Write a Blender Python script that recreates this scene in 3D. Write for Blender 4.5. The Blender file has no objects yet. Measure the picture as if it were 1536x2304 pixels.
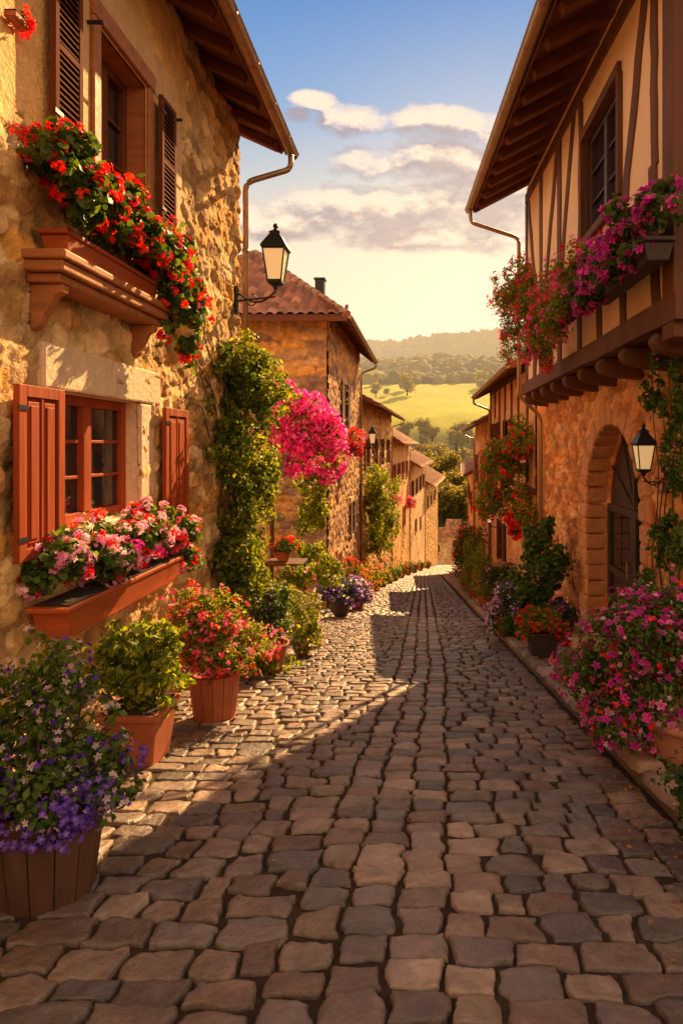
import bpy, math, random
import numpy as np
from mathutils import Vector
random.seed(7)
C = bpy.context.scene.collection
F, U0, V0 = 1400.0, 950.0, 1000.0
def g(y): return -1.6 - .179*y
def c(y): return 0 if y < 25 else 6*((y-25)/85)**1.5
def P(u, v, Y): return ((u-U0)*Y/F, Y, (V0-v)*Y/F)

# ---------------------------------------------------------------- materials
class NT:
    def __init__(s, nt): s.t = nt; s.n = nt.nodes; s.l = nt.links
    def node(s, k, **kw):
        n = s.n.new(k)
        for a, b in kw.items(): setattr(n, a, b)
        return n
    def put(s, sock, v):
        if isinstance(v, bpy.types.NodeSocket): s.l.new(v, sock)
        else: sock.default_value = v
    def m(s, op, a, b=0.0, cc=0.0, clamp=False):
        n = s.node('ShaderNodeMath', operation=op); n.use_clamp = clamp
        s.put(n.inputs[0], a); s.put(n.inputs[1], b); s.put(n.inputs[2], cc)
        return n.outputs[0]
    def mix(s, f, a, b, bt='MIX'):
        n = s.node('ShaderNodeMix', data_type='RGBA', blend_type=bt)
        s.put(n.inputs[0], f); s.put(n.inputs[6], a if not isinstance(a, tuple) else (*a, 1)[:4]); s.put(n.inputs[7], b if not isinstance(b, tuple) else (*b, 1)[:4])
        return n.outputs[2]
    def noise(s, vec, scale, det=4, rough=.6):
        n = s.node('ShaderNodeTexNoise'); s.put(n.inputs['Vector'], vec)
        n.inputs['Scale'].default_value = scale; n.inputs['Detail'].default_value = det; n.inputs['Roughness'].default_value = rough
        return n.outputs[0]
    def ramp(s, f, stops):
        n = s.node('ShaderNodeValToRGB'); s.put(n.inputs[0], f); e = n.color_ramp.elements
        while len(e) < len(stops): e.new(.5)
        for i, (p, col) in enumerate(stops): e[i].position = p; e[i].color = (*col, 1)
        return n.outputs[0]
def newmat(name):
    m = bpy.data.materials.new(name); m.use_nodes = True; nt = NT(m.node_tree); nt.n.clear()
    return m, nt, nt.node('ShaderNodeOutputMaterial')
def M(name, base=(.5, .5, .5), rough=.75, var=.3, scale=6, bump=.3, bscale=30, stretch=(1, 1, 1), metal=0, attr=False, spec=.4, bd=.01, haze=False):
    m, t, out = newmat(name)
    tc = t.node('ShaderNodeTexCoord'); mp = t.node('ShaderNodeMapping'); mp.inputs['Scale'].default_value = stretch
    t.l.new(tc.outputs['Object'], mp.inputs[0]); v = mp.outputs[0]
    n1 = t.noise(v, scale, 3); n2 = t.noise(v, bscale, 4, .65)
    fac = t.m('MULTIPLY', t.m('MULTIPLY_ADD', n1, 2*var, 1-var), t.m('MULTIPLY_ADD', n2, var*1.6, 1-var*.8))
    if attr:
        a = t.node('ShaderNodeAttribute'); a.attribute_name = 'Col'; col = a.outputs['Color']
    else: col = tuple(base)
    cmb = t.node('ShaderNodeCombineColor'); [t.l.new(fac, cmb.inputs[i]) for i in range(3)]
    colr = t.mix(1.0, col, cmb.outputs[0], 'MULTIPLY')
    p = t.node('ShaderNodeBsdfPrincipled'); t.l.new(colr, p.inputs['Base Color'])
    p.inputs['Metallic'].default_value = metal; p.inputs['Specular IOR Level'].default_value = spec
    t.put(p.inputs['Roughness'], t.m('MULTIPLY_ADD', n2, .3, rough-.15))
    b = t.node('ShaderNodeBump'); b.inputs['Strength'].default_value = bump; b.inputs['Distance'].default_value = bd
    t.l.new(n2, b.inputs['Height']); t.l.new(b.outputs[0], p.inputs['Normal'])
    res = p.outputs[0]
    if haze: res = paint_haze(t, res)
    t.l.new(res, out.inputs[0]); return m
def paint_haze(t, sh):  # distance haze painted into the material as warm emission, growing with world Y
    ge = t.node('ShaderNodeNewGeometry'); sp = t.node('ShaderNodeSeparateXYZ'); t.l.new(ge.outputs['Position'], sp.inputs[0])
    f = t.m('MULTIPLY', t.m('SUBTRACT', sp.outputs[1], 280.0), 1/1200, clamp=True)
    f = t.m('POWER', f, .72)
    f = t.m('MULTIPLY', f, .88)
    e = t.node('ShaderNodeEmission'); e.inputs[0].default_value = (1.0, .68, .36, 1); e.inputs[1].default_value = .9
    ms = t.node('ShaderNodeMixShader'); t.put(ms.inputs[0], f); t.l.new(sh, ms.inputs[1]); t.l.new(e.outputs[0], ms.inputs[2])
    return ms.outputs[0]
def leafmat(name, dark, light, tr=.4, attr=False, haze=False, rough=.5):
    m, t, out = newmat(name)
    ge = t.node('ShaderNodeNewGeometry'); r = ge.outputs['Random Per Island']
    if attr:
        a = t.node('ShaderNodeAttribute'); a.attribute_name = 'Col'
        k = t.m('MULTIPLY_ADD', r, .5, .8); cmb = t.node('ShaderNodeCombineColor'); [t.l.new(k, cmb.inputs[i]) for i in range(3)]
        col = t.mix(1.0, a.outputs['Color'], cmb.outputs[0], 'MULTIPLY')
    else: col = t.ramp(r, [(0, dark), (.55, tuple((dark[i]+light[i])/2 for i in range(3))), (1, light)])
    p = t.node('ShaderNodeBsdfPrincipled'); t.l.new(col, p.inputs['Base Color']); p.inputs['Roughness'].default_value = rough; p.inputs['Specular IOR Level'].default_value = .3
    tl = t.node('ShaderNodeBsdfTranslucent'); t.l.new(t.mix(1.0, col, (2.2, 1.9, .6) if not attr else (1.4, 1.25, 1.1), 'MULTIPLY'), tl.inputs[0])
    ms = t.node('ShaderNodeMixShader'); ms.inputs[0].default_value = tr
    t.l.new(p.outputs[0], ms.inputs[1]); t.l.new(tl.outputs[0], ms.inputs[2])
    res = ms.outputs[0]
    if haze: res = paint_haze(t, res)
    t.l.new(res, out.inputs[0]); return m
m_stone = M('stone_wall', attr=True, rough=.9, var=.35, scale=6, bump=1.0, bscale=20, bd=.03, spec=.2)
m_cob = M('cobble', attr=True, rough=.44, var=.42, scale=14, bump=.8, bscale=30, bd=.012, spec=.6)
m_bed = M('dirt', (.07, .048, .033), .95, .5, 5, 1, 60, bd=.02, spec=.1)
m_slab = M('slab', attr=True, rough=.75, var=.3, scale=4, bump=.8, bscale=22, bd=.015)
m_tile = M('roof_tile', attr=True, rough=.8, var=.35, scale=3, bump=.4, bscale=20)
m_redwood = M('red_wood', (.34, .062, .014), .6, .55, 7, .6, 22, (1, 1, .06), spec=.25)
m_brownwood = M('brown_wood', (.15, .05, .022), .85, .45, 9, .4, 14, (1, 1, .09), spec=.05)
m_redwood_h = M('red_wood_flat', (.40, .085, .022), .55, .45, 9, .4, 14, (.12, .12, 1))
m_darkwood = M('dark_wood', (.11, .045, .022), .7, .4, 8, .5, 16, (.5, .5, .12))
m_timber = M('old_timber', (.15, .058, .028), .75, .5, 7, .9, 12, (.6, .6, .1), bd=.02)
m_soffit = M('soffit_wood', (.18, .058, .026), .7, .45, 6, .5, 14, (1, .15, 1))
m_shelf = M('shelf_wood', (.40, .15, .048), .65, .5, 8, .6, 14, (1, .1, 1))
m_copper = M('gutter_metal', (.42, .27, .15), .42, .25, 5, .12, 12, metal=.6)
m_iron = M('iron', (.03, .035, .04), .45, .3, 20, .15, 60, metal=.4)
m_plaster = M('plaster', (.98, .68, .42), .9, .14, 1.5, .4, 12, spec=.15)
m_plain = M('plain_plaster', attr=True, rough=.9, var=.3, scale=1.5, bump=.5, bscale=10, spec=.15, bd=.02)
m_terra = M('terracotta', (.36, .10, .042), .7, .4, 7, .3, 25)
m_terra2 = M('pale_terracotta', (.50, .22, .12), .75, .3, 7, .25, 30)
m_pot = M('dark_pot', (.06, .042, .035), .6, .3, 8, .2, 30)
m_barrel = M('barrel_wood', (.085, .038, .022), .75, .5, 7, .8, 14, (1, 1, .12))
m_ash = M('ashlar', (.66, .44, .22), .85, .3, 3, .7, 14, bd=.02)
m_pale = M('pale_stone', (.78, .60, .40), .85, .25, 4, .8, 16, bd=.02)
m_arch = M('arch_stone', (.74, .33, .13), .9, .3, 5, .9, 16, bd=.025)
m_soil = M('soil', (.03, .02, .014), .95, .4, 20, 1, 60)
m_bark = M('bark', (.09, .055, .03), .85, .4, 10, .7, 25, (1, 1, .3))
m_frame_d = M('dark_frame', (.075, .045, .034), .5, .3, 9, .2, 20)
m_white = M('grey_trough', (.30, .27, .24), .6, .2, 6, .2, 20)
m_green = leafmat('leaf_green', (.025, .06, .012), (.15, .24, .035))
m_lime = leafmat('leaf_lime', (.05, .10, .012), (.34, .38, .04), .5)
m_deep = leafmat('leaf_deep', (.016, .04, .014), (.09, .16, .04), .35)
m_dry = leafmat('leaf_dry', (.16, .07, .02), (.45, .22, .05), .3)
m_flower = leafmat('petals', None, None, .45, attr=True)
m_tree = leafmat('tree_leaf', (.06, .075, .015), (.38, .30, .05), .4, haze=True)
m_glass, t_, o_ = newmat('window_glass')
p_ = t_.node('ShaderNodeBsdfPrincipled'); p_.inputs['Base Color'].default_value = (.02, .022, .028, 1); p_.inputs['Roughness'].default_value = .05; p_.inputs['Specular IOR Level'].default_value = 1.0
t_.l.new(p_.outputs[0], o_.inputs[0])
m_lampglass, t_, o_ = newmat('frosted_glass')
p_ = t_.node('ShaderNodeBsdfPrincipled'); p_.inputs['Base Color'].default_value = (.85, .64, .34, 1); p_.inputs['Roughness'].default_value = .35
p_.inputs['Emission Color'].default_value = (1, .66, .28, 1); p_.inputs['Emission Strength'].default_value = .42
t_.l.new(p_.outputs[0], o_.inputs[0])

# ---------------------------------------------------------------- mesh helpers
def mesh_np(name, V, Fs, cols=None, smooth=False):
    me = bpy.data.meshes.new(name); V = np.asarray(V, dtype=np.float32)
    if not isinstance(Fs, list): Fs = [Fs]
    Fs = [np.asarray(f, dtype=np.int32) for f in Fs if len(f)]
    loops = np.concatenate([f.ravel() for f in Fs]); tot = np.concatenate([np.full(len(f), f.shape[1], dtype=np.int32) for f in Fs])
    st = np.concatenate([[0], np.cumsum(tot)[:-1]]).astype(np.int32)
    me.vertices.add(len(V)); me.vertices.foreach_set('co', V.ravel())
    me.loops.add(len(loops)); me.loops.foreach_set('vertex_index', loops)
    me.polygons.add(len(tot)); me.polygons.foreach_set('loop_start', st)
    if smooth: me.polygons.foreach_set('use_smooth', np.ones(len(tot), dtype=bool))
    me.update(calc_edges=True)
    if cols is not None:
        a = me.color_attributes.new('Col', 'FLOAT_COLOR', 'POINT')
        cc = np.ones((len(V), 4), dtype=np.float32); cc[:, :3] = cols; a.data.foreach_set('color', cc.ravel())
    return me
def link(name, me, mat, parent=None, kind=None):
    o = bpy.data.objects.new(name, me); C.objects.link(o)
    if mat: me.materials.clear(); me.materials.append(mat)
    if parent: o.parent = parent
    if kind: o['kind'] = kind
    return o
class MB:
    def __init__(s): s.v = []; s.f = []
    def add(s, vs, fs):
        b = len(s.v); s.v += [tuple(x) for x in vs]; s.f += [tuple(i+b for i in f) for f in fs]
    def box(s, x0, x1, y0, y1, z0, z1):
        s.add([(x, y, z) for z in (z0, z1) for y in (y0, y1) for x in (x0, x1)],
              [(0, 2, 3, 1), (4, 5, 7, 6), (0, 1, 5, 4), (2, 6, 7, 3), (0, 4, 6, 2), (1, 3, 7, 5)])
    def beam(s, p, q, w, h, up=(0, 0, 1), seg=1, wob=0):
        p = Vector(p); q = Vector(q); d = (q-p).normalized(); u = Vector(up); x = d.cross(u).normalized(); u = x.cross(d)
        vs = []; n = seg+1
        for i in range(n):
            a = p.lerp(q, i/seg)+x*random.uniform(-wob, wob)+u*0; k = 1+random.uniform(-wob, wob)*3
            for sx, su in ((-1, -1), (1, -1), (1, 1), (-1, 1)): vs.append(a+x*sx*w/2*k+u*su*h/2)
        fs = [(0, 1, 2, 3), tuple(4*(n-1)+i for i in (3, 2, 1, 0))]
        for i in range(n-1):
            for k in range(4): fs.append((4*i+k, 4*i+4+k, 4*i+4+(k+1) % 4, 4*i+(k+1) % 4))
        s.add(vs, fs)
    def tube(s, path, r, n=8, r2=None):
        path = [Vector(p) for p in path]; vs = []; L = len(path)
        for i, p in enumerate(path):
            d = (path[min(i+1, L-1)]-path[max(i-1, 0)]).normalized(); a = Vector((0, 0, 1)) if abs(d.z) < .9 else Vector((1, 0, 0))
            x = d.cross(a).normalized(); y = x.cross(d); rr = r if r2 is None else r+(r2-r)*i/(L-1)
            for k in range(n): t = 2*math.pi*k/n; vs.append(p+x*math.cos(t)*rr+y*math.sin(t)*rr)
        fs = [tuple(range(n)), tuple((L-1)*n+k for k in reversed(range(n)))]
        for i in range(L-1):
            for k in range(n): fs.append((i*n+k, i*n+n+k, i*n+n+(k+1) % n, i*n+(k+1) % n))
        s.add(vs, fs)
    def lathe(s, prof, n=16, ctr=(0, 0, 0), rot=0, wob=0):
        vs = []; fs = []
        for r, z in prof:
            for k in range(n):
                t = 2*math.pi*k/n+rot; rr = r*(1-(wob if k % 2 else 0)); vs.append((ctr[0]+rr*math.cos(t), ctr[1]+rr*math.sin(t), ctr[2]+z))
        for i in range(len(prof)-1):
            for k in range(n): fs.append((i*n+k, i*n+(k+1) % n, i*n+n+(k+1) % n, i*n+n+k))
        fs.append(tuple(reversed(range(n)))); fs.append(tuple((len(prof)-1)*n+k for k in range(n)))
        s.add(vs, fs)
    def prism(s, poly, d0, d1):
        n = len(poly); s.add([(x, d0, z) for x, z in poly]+[(x, d1, z) for x, z in poly],
              [tuple(range(n)), tuple(reversed(range(n, 2*n)))]+[(k, n+k, n+(k+1) % n, (k+1) % n) for k in range(n)])
    def xprism(s, poly, x0, x1):
        n = len(poly); s.add([(x, d, z) for x in (x0, x1) for d, z in poly], [tuple(range(n)), tuple(reversed(range(n, 2*n)))]+[(k, n+k, n+(k+1) % n, (k+1) % n) for k in range(n)])
    def frustum(s, cx, cy, z0, z1, a0, b0, a1, b1):
        s.add([(cx+sx*a0/2, cy+sy*b0/2, z0) for sx, sy in ((-1, -1), (1, -1), (1, 1), (-1, 1))]+[(cx+sx*a1/2, cy+sy*b1/2, z1) for sx, sy in ((-1, -1), (1, -1), (1, 1), (-1, 1))],
              [(3, 2, 1, 0), (4, 5, 6, 7)]+[(k, (k+1) % 4, 4+(k+1) % 4, 4+k) for k in range(4)])
    def build(s, name, mat, parent=None, bevel=0, smooth=False, dz=0):
        me = bpy.data.meshes.new(name); me.from_pydata([(x, y, z-dz) for x, y, z in s.v], [], s.f)
        if smooth: me.polygons.foreach_set('use_smooth', [True]*len(me.polygons))
        me.update(); o = link(name, me, mat, parent)
        if bevel:
            b = o.modifiers.new('b', 'BEVEL'); b.width = bevel; b.segments = 2; b.limit_method = 'ANGLE'
        return o
def thing(name, label, cat, loc=(0, 0, 0), rz=0, group=None):
    o = bpy.data.objects.new(name, None); C.objects.link(o); o.location = loc; o.rotation_euler = (0, 0, rz)
    o['label'] = label; o['category'] = cat
    if group: o['group'] = group
    return o
# noise
def vnoise(x, y, s, seed):
    T = np.random.RandomState(seed).rand(128, 128); x = x/s; y = y/s; xi = np.floor(x).astype(int); yi = np.floor(y).astype(int)
    fx = x-xi; fy = y-yi; fx = fx*fx*(3-2*fx); fy = fy*fy*(3-2*fy)
    a = T[xi % 128, yi % 128]; b = T[(xi+1) % 128, yi % 128]; d = T[xi % 128, (yi+1) % 128]; e = T[(xi+1) % 128, (yi+1) % 128]
    return (a*(1-fx)+b*fx)*(1-fy)+(d*(1-fx)+e*fx)*fy
def fbm(x, y, s, seed, o=4):
    r = 0; w = 0
    for i in range(o): r = r+vnoise(x, y, s/2**i, seed+i)*.5**i; w += .5**i
    return r/w
def sst(a, b, x): t = np.clip((x-a)/(b-a), 0, 1); return t*t*(3-2*t)
def rubble(w, h, res, cw, ch, seed, depth, pal, mortar, holes=(), flat=None, flatcol=None, clip=None, er=.08, facet=0.0):
    nx = int(w/res)+1; ny = int(h/res)+1
    a = np.linspace(0, w, nx); b = np.linspace(0, h, ny); A, B = np.meshgrid(a, b, indexing='ij')
    wx = A+(fbm(A, B, cw*.5, seed+11)-.5)*cw*.55; wy = B+(fbm(A, B, cw*.5, seed+21)-.5)*ch*.9
    R = np.random.RandomState(seed).rand(128, 128, 4); R2 = np.random.RandomState(seed+1).rand(128, 128, 2)-.5; gy = wy/ch; iy = np.floor(gy).astype(int)
    f1 = np.full(A.shape, 9.); f2 = np.full(A.shape, 9.); i1 = np.zeros(A.shape); i2 = np.zeros(A.shape); tl = np.zeros(A.shape)
    for dj in (-1, 0, 1):
        j = iy+dj; gx = wx/cw-.5*(j % 2); ix = np.floor(gx).astype(int)
        for di in (-1, 0, 1):
            i = ix+di; r = R[i % 128, j % 128]; r2 = R2[i % 128, j % 128]; dx = i+.5+(r[..., 0]-.5)*.85-gx; dy = j+.5+(r[..., 1]-.5)*.5-gy
            d = (np.abs(dx)**6+np.abs(dy)**6)**(1/6)*(.8+.4*r[..., 2]); n = d < f1
            f2 = np.where(n, f1, np.minimum(f2, d)); f1 = np.where(n, d, f1); i1 = np.where(n, r[..., 2], i1); i2 = np.where(n, r[..., 3], i2); tl = np.where(n, r2[..., 0]*dx+r2[..., 1]*dy*1.4, tl)
    e = f2-f1; st = sst(.0, er, e); nz = fbm(A, B, .16, seed+31, 5); n2 = 1-np.abs(fbm(A, B, .22, seed+61, 4)-.5)*4
    H = depth*(st*(.25+.35*i1)+st*tl*.7+(.4+st)*(nz-.5)*1.1+st*n2*.2)
    pal = np.array(pal); cl = pal[(i2*len(pal)).astype(int) % len(pal)]*(.62+.3*i1+.9*(nz-.35)+.15*n2)[..., None]
    k = sst(.0, .06, e)[..., None]; cl = np.array(mortar)*(.8+.4*nz[..., None])*(1-k)+cl*k
    if flat is not None:
        fm = flat(A, B); H = H*(1-fm)+fm*(depth*.55+.008*(fbm(A, B, .3, seed+41)-.5)); fc = np.array(flatcol)*(.6+.8*fbm(A, B, .8, seed+51))[..., None]; cl = cl*(1-fm[..., None])+fc*fm[..., None]
    idx = np.arange(nx*ny).reshape(nx, ny); q = np.stack([idx[:-1, :-1], idx[1:, :-1], idx[1:, 1:], idx[:-1, 1:]], -1).reshape(-1, 4)
    ca = ((A[:-1, :-1]+A[1:, 1:])/2).ravel(); cb = ((B[:-1, :-1]+B[1:, 1:])/2).ravel(); keep = np.ones(len(q), bool)
    for hx in holes:
        if callable(hx): keep &= ~hx(ca, cb)
        else: keep &= ~((ca > hx[0]) & (ca < hx[1]) & (cb > hx[2]) & (cb < hx[3]))
    if clip is not None: keep &= clip(ca, cb)
    return A.ravel(), B.ravel(), H.ravel(), np.maximum(cl, .02).reshape(-1, 3), q[keep]
def tileplane(O, E, U, L, S, pal, seed=1, tw=.2, th=.36, clip=None):
    O, E, U = map(np.array, (O, E, U)); N = np.cross(E, U); N = N/np.linalg.norm(N)
    if N[2] < 0: N = -N
    ns = max(2, int(L/tw*5)); rows = max(1, int(S/th)); rng = np.random.RandomState(seed)
    s = np.linspace(0, L, ns+1); tt = []; off = []; rid = []
    for r in range(rows):
        tt += [r*th, (r+1)*th-.002]; off += [.05, .012]; rid += [r, r]
    tt = np.array(tt)*S/(rows*th); A, B = np.meshgrid(s, tt, indexing='ij'); ph = A/tw*math.pi
    jit = rng.rand(rows, int(L/tw)+2); ti = (A/tw).astype(int); ri = np.array(rid)[None, :]+0*ti
    H = np.array(off)[None, :]+.06*tw/.2*np.abs(np.sin(ph))+.02*jit[ri, ti]
    cl = np.array(pal)[(jit[ri, ti]*len(pal)).astype(int) % len(pal)]*(.7+.5*rng.rand(rows, int(L/tw)+2)[ri, ti])[..., None]
    V = O+A[..., None]*E+B[..., None]*U+H[..., None]*N
    ny = len(tt); idx = np.arange((ns+1)*ny).reshape(ns+1, ny); q = np.stack([idx[:-1, :-1], idx[1:, :-1], idx[1:, 1:], idx[:-1, 1:]], -1).reshape(-1, 4)
    if clip:
        ca = ((A[:-1, :-1]+A[1:, 1:])/2).ravel(); cb = ((B[:-1, :-1]+B[1:, 1:])/2).ravel(); q = q[clip(ca, cb)]
    return V.reshape(-1, 3), q, cl.reshape(-1, 3)
def join(parts):
    V = []; Q = []; K = []; b = 0
    for v, q, k in parts: V.append(v); Q.append(q+b); K.append(k); b += len(v)
    return np.concatenate(V), np.concatenate(Q), np.concatenate(K)
# ---------------------------------------------------------------- foliage
LEAF = (np.array([(0, -.5, 0), (.3, 0, .1), (0, .55, -.06), (-.3, 0, .1)]), np.array([(0, 1, 2), (0, 2, 3)]))
RND = (np.array([(0, -.35, -.05), (.42, -.25, .08), (.5, .15, .1), (0, .5, .0), (-.5, .15, .1), (-.42, -.25, .08)]), np.array([(0, 1, 2), (0, 2, 3), (0, 3, 4), (0, 4, 5)]))
_f2 = [(0, 0, -.12)]
for k in range(15):
    rr = (.26, .5, .5)[k % 3]; _f2.append((math.cos(k*2*math.pi/15)*rr, math.sin(k*2*math.pi/15)*rr, .02+.05*(k % 3 == 1)))
FL = (np.array(_f2), np.array([(0, 1+k, 1+(k+1) % 15) for k in range(15)]))
FLS = (np.array([(0, 0, -.1), (.5, 0, .05), (.15, .48, .05), (-.4, .3, .05), (-.4, -.3, .05), (.15, -.48, .05)]), np.array([(0, 1, 2), (0, 2, 3), (0, 3, 4), (0, 4, 5), (0, 5, 1)]))
def norm(a): return a/np.maximum(np.linalg.norm(a, axis=1, keepdims=True), 1e-6)
def scatter(T, pos, nrm, scale, rng, icol=None, ccol=None):
    tv, tf = T; n = len(pos); z = norm(nrm); a = norm(rng.normal(size=(n, 3))); x = norm(np.cross(a, z)); y = np.cross(z, x)
    R = np.stack([x, y, z], 1)
    V = np.einsum('mj,njk->nmk', tv, R)*scale[:, None, None]+pos[:, None, :]
    Fc = (tf[None]+(np.arange(n)*len(tv))[:, None, None]).reshape(-1, tf.shape[1]); K = None
    if icol is not None:
        K = np.repeat(icol[:, None, :], len(tv), 1)
        if ccol is not None: K[:, 0, :] = ccol
        K = K.reshape(-1, 3)
    return V.reshape(-1, 3), Fc, K
def clumps(blobs, n, rng, outer=False, sub=.42, k=14):
    vol = np.array([b[3]*b[4]+b[4]*b[5]+b[3]*b[5] for b in blobs]); cnt = np.maximum(1, (n*vol/vol.sum()).astype(int)); Ps = []; Ns = []
    for bi, (b, m) in enumerate(zip(blobs, cnt)):
        cr = np.random.RandomState(int(abs(b[0]*971+b[2]*313+b[3]*77))+bi)
        sd = norm(cr.normal(size=(k, 3))); sc = sd*cr.uniform(.35, .85, (k, 1)); sr = sub*cr.uniform(.5, 1.25, k)
        i = rng.randint(0, k, m); d = rng.normal(size=(m, 3))+(sd[i]*1.4 if outer else sd[i]*.3); d = norm(d)
        rr = (rng.uniform(1.0, 1.3, (m, 1)) if outer else rng.uniform(.35, 1.1, (m, 1))**.6)
        p = sc[i]+d*sr[i][:, None]*rr
        if not outer: st = rng.rand(m) < .05; p[st] *= rng.uniform(1.0, 1.35, (st.sum(), 1))
        Ps.append(p*np.array(b[3:6])+np.array(b[:3])); Ns.append(norm(d/np.array(b[3:6])*min(b[3:6])+rng.normal(size=(m, 3))*(.35 if outer else .55)+np.array([0, 0, .25])))
    return np.concatenate(Ps), np.concatenate(Ns)
_seed = [100]
def foliage(parent, blobs, n, size, mat, name='foliage', T=LEAF, k=14, sub=.42):
    _seed[0] += 1; rng = np.random.RandomState(_seed[0]); p, nn = clumps(blobs, n, rng, k=k, sub=sub)
    V, Fc, _ = scatter(T, p, nn, size*rng.uniform(.6, 1.3, len(p)), rng)
    return link(name, mesh_np(name, V, Fc), mat, parent)
def blossoms(parent, blobs, heads, per, size, cols, centre=None, hr=.05, name='blossoms', k=14, simple=False, sub=.42):
    _seed[0] += 1; rng = np.random.RandomState(_seed[0]); p, nn = clumps(blobs, heads, rng, outer=True, k=k, sub=sub)
    cols = np.array(cols); ic = cols[rng.randint(0, len(cols), len(p))]
    if per > 1:
        p = np.repeat(p, per, 0); nn = np.repeat(nn, per, 0); ic = np.repeat(ic, per, 0); d = norm(rng.normal(size=p.shape)+nn*.8); p = p+d*hr*rng.uniform(.6, 1, (len(p), 1)); nn = norm(d+nn*.4)
    ic = ic*rng.uniform(.75, 1.2, (len(p), 1))
    V, Fc, K = scatter(FLS if simple else FL, p, nn, size*rng.uniform(.75, 1.2, len(p)), rng, ic, np.array(centre) if centre else None)
    return link(name, mesh_np(name, V, Fc, K), m_flower, parent)
RED = [(.85, .02, .012), (.75, .012, .015), (.95, .06, .02)]
MAG = [(.85, .05, .50), (.95, .12, .60), (.72, .03, .42)]
PINK = [(.88, .12, .33), (.95, .28, .5), (.8, .05, .22)]
PUR = [(.14, .035, .62), (.2, .06, .7), (.09, .02, .42)]
LIL = [(.62, .36, .78), (.75, .5, .84), (.82, .7, .85)]
ORG = [(.9, .22, .02), (.95, .42, .03), (.85, .08, .02)]

# ---------------------------------------------------------------- pots
def pot_square(t, w, h, mat, d=None):
    b = MB(); d = d or w
    b.frustum(0, 0, 0, h-.05, w*.74, d*.74, w*.96, d*.96); b.frustum(0, 0, h-.05, h, w*1.06, d*1.06, w*1.08, d*1.08)
    b.build('pot', mat, t, .012); s = MB(); s.frustum(0, 0, h-.02, h+.01, w*.9, d*.9, w*.88, d*.88); s.build('soil', m_soil, t)
def pot_round(t, w, h, mat, n=20):
    b = MB(); r = w/2
    b.lathe([(r*.62, 0), (r*.78, h*.3), (r*.93, h*.78), (r*.95, h*.86), (r*1.08, h*.87), (r*1.1, h), (r*.98, h), (r*.95, h*.9)], n); b.build('pot', mat, t, 0, True)
def pot_barrel(t, w, h, mat, n=14):
    b = MB(); r = w/2
    for k in range(n):
        a0 = 2*math.pi*k/n+.008; a1 = 2*math.pi*(k+1)/n-.008; vs = []
        for rr, z in ((r*.78, 0), (r*.9, h*.5), (r, h)):
            for a, q in ((a0, 1), (a1, 1), (a1, .9), (a0, .9)): vs.append((rr*q*math.cos(a), rr*q*math.sin(a), z))
        fs = [(0, 1, 2, 3), (11, 10, 9, 8)]
        for i in (0, 4):
            for j in range(4): fs.append((i+j, i+(j+1) % 4, i+4+(j+1) % 4, i+4+j))
        b.add(vs, fs)
    b.lathe([(r*.7, .02), (r*.88, h-.04)], n); b.build('pot', mat, t, .006)
def plant(name, label, cat, loc, blobs, n, size, mat, fl=(), pot=None, group=None, T=LEAF, k=14, stems=False, sub=.42):
    t = thing(name, label, cat, loc, 0, group)
    if pot: pot[0](t, *pot[1:])
    foliage(t, blobs, n, size, mat, T=T, k=k, sub=sub)
    for f in fl: blossoms(t, f[5] if len(f) > 5 and f[5] else blobs, f[0], f[1], f[2], f[3], f[4], hr=f[2]*1.1, k=k, simple=(f[6] if len(f) > 6 else False), sub=sub)
    if stems:
        s = MB()
        for i in range(9):
            b = random.choice(blobs); e = (b[0]+random.uniform(-.7, .7)*b[3], b[1]+random.uniform(-.7, .7)*b[4], b[2]+random.uniform(-.2, .7)*b[5])
            s.tube([(e[0]*.1, e[1]*.1, 0.02), (e[0]*.5+random.uniform(-.03, .03), e[1]*.5, e[2]*.55), e], .012, 5, .004)
        s.build('stem', m_bark, t)
    return t

# ---------------------------------------------------------------- ground, road, pavement
def T_h(x, y):
    ys = [-60, 115, 150, 190, 250, 300, 360, 410, 520, 600, 700, 900, 1200, 1450, 1700, 2200]
    zs = [g(-60)-.08, g(115)-.08, -33, -40, -30, -12, 14, 27, 53, 66, 88, 120, 170, 226, 210, 140]
    z = np.interp(y, ys, zs); k = sst(130, 330, y)*(1-.8*sst(330, 400, y)*(1-sst(520, 640, y)))
    z = z+k*(fbm(x+5000, y+5000, 300, 5, 4)-.5)*(40+.065*np.maximum(y, 0))
    z = z+sst(1000, 1400, y)*((fbm(x+3000, y*0, 300, 8, 3)-.5)*80+x*.03)
    return z
ya = np.concatenate([np.linspace(-40, 240, 57), np.linspace(250, 2000, 141)]); xa = np.linspace(-900, 900, 121)
X, Y = np.meshgrid(xa, ya, indexing='ij'); Z = T_h(X, Y); idx = np.arange(X.size).reshape(X.shape)
q = np.stack([idx[:-1, :-1], idx[1:, :-1], idx[1:, 1:], idx[:-1, 1:]], -1).reshape(-1, 4)
me_ = fbm(X+900, Y+900, 130, 77, 3); meadow = sst(355, 375, Y)*(1-sst(520, 560, Y+(me_-.5)*120)); near = 1-sst(110, 180, Y)
colg = np.array((.09, .10, .025))[None, None]*(.7+.6*me_[..., None]); colm = np.array((.50, .50, .06))*(.6+.8*me_[..., None]); cold = np.array((.12, .09, .06))
K = colg*(1-meadow[..., None])+colm*meadow[..., None]; K = K*(1-near[..., None])+cold*near[..., None]
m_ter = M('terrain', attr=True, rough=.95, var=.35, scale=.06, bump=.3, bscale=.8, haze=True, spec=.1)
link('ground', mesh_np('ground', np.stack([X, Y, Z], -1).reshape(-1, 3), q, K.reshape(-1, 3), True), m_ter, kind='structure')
ys = np.concatenate([np.linspace(-4, 30, 18), np.linspace(33, 116, 30)]); V = []
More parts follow.
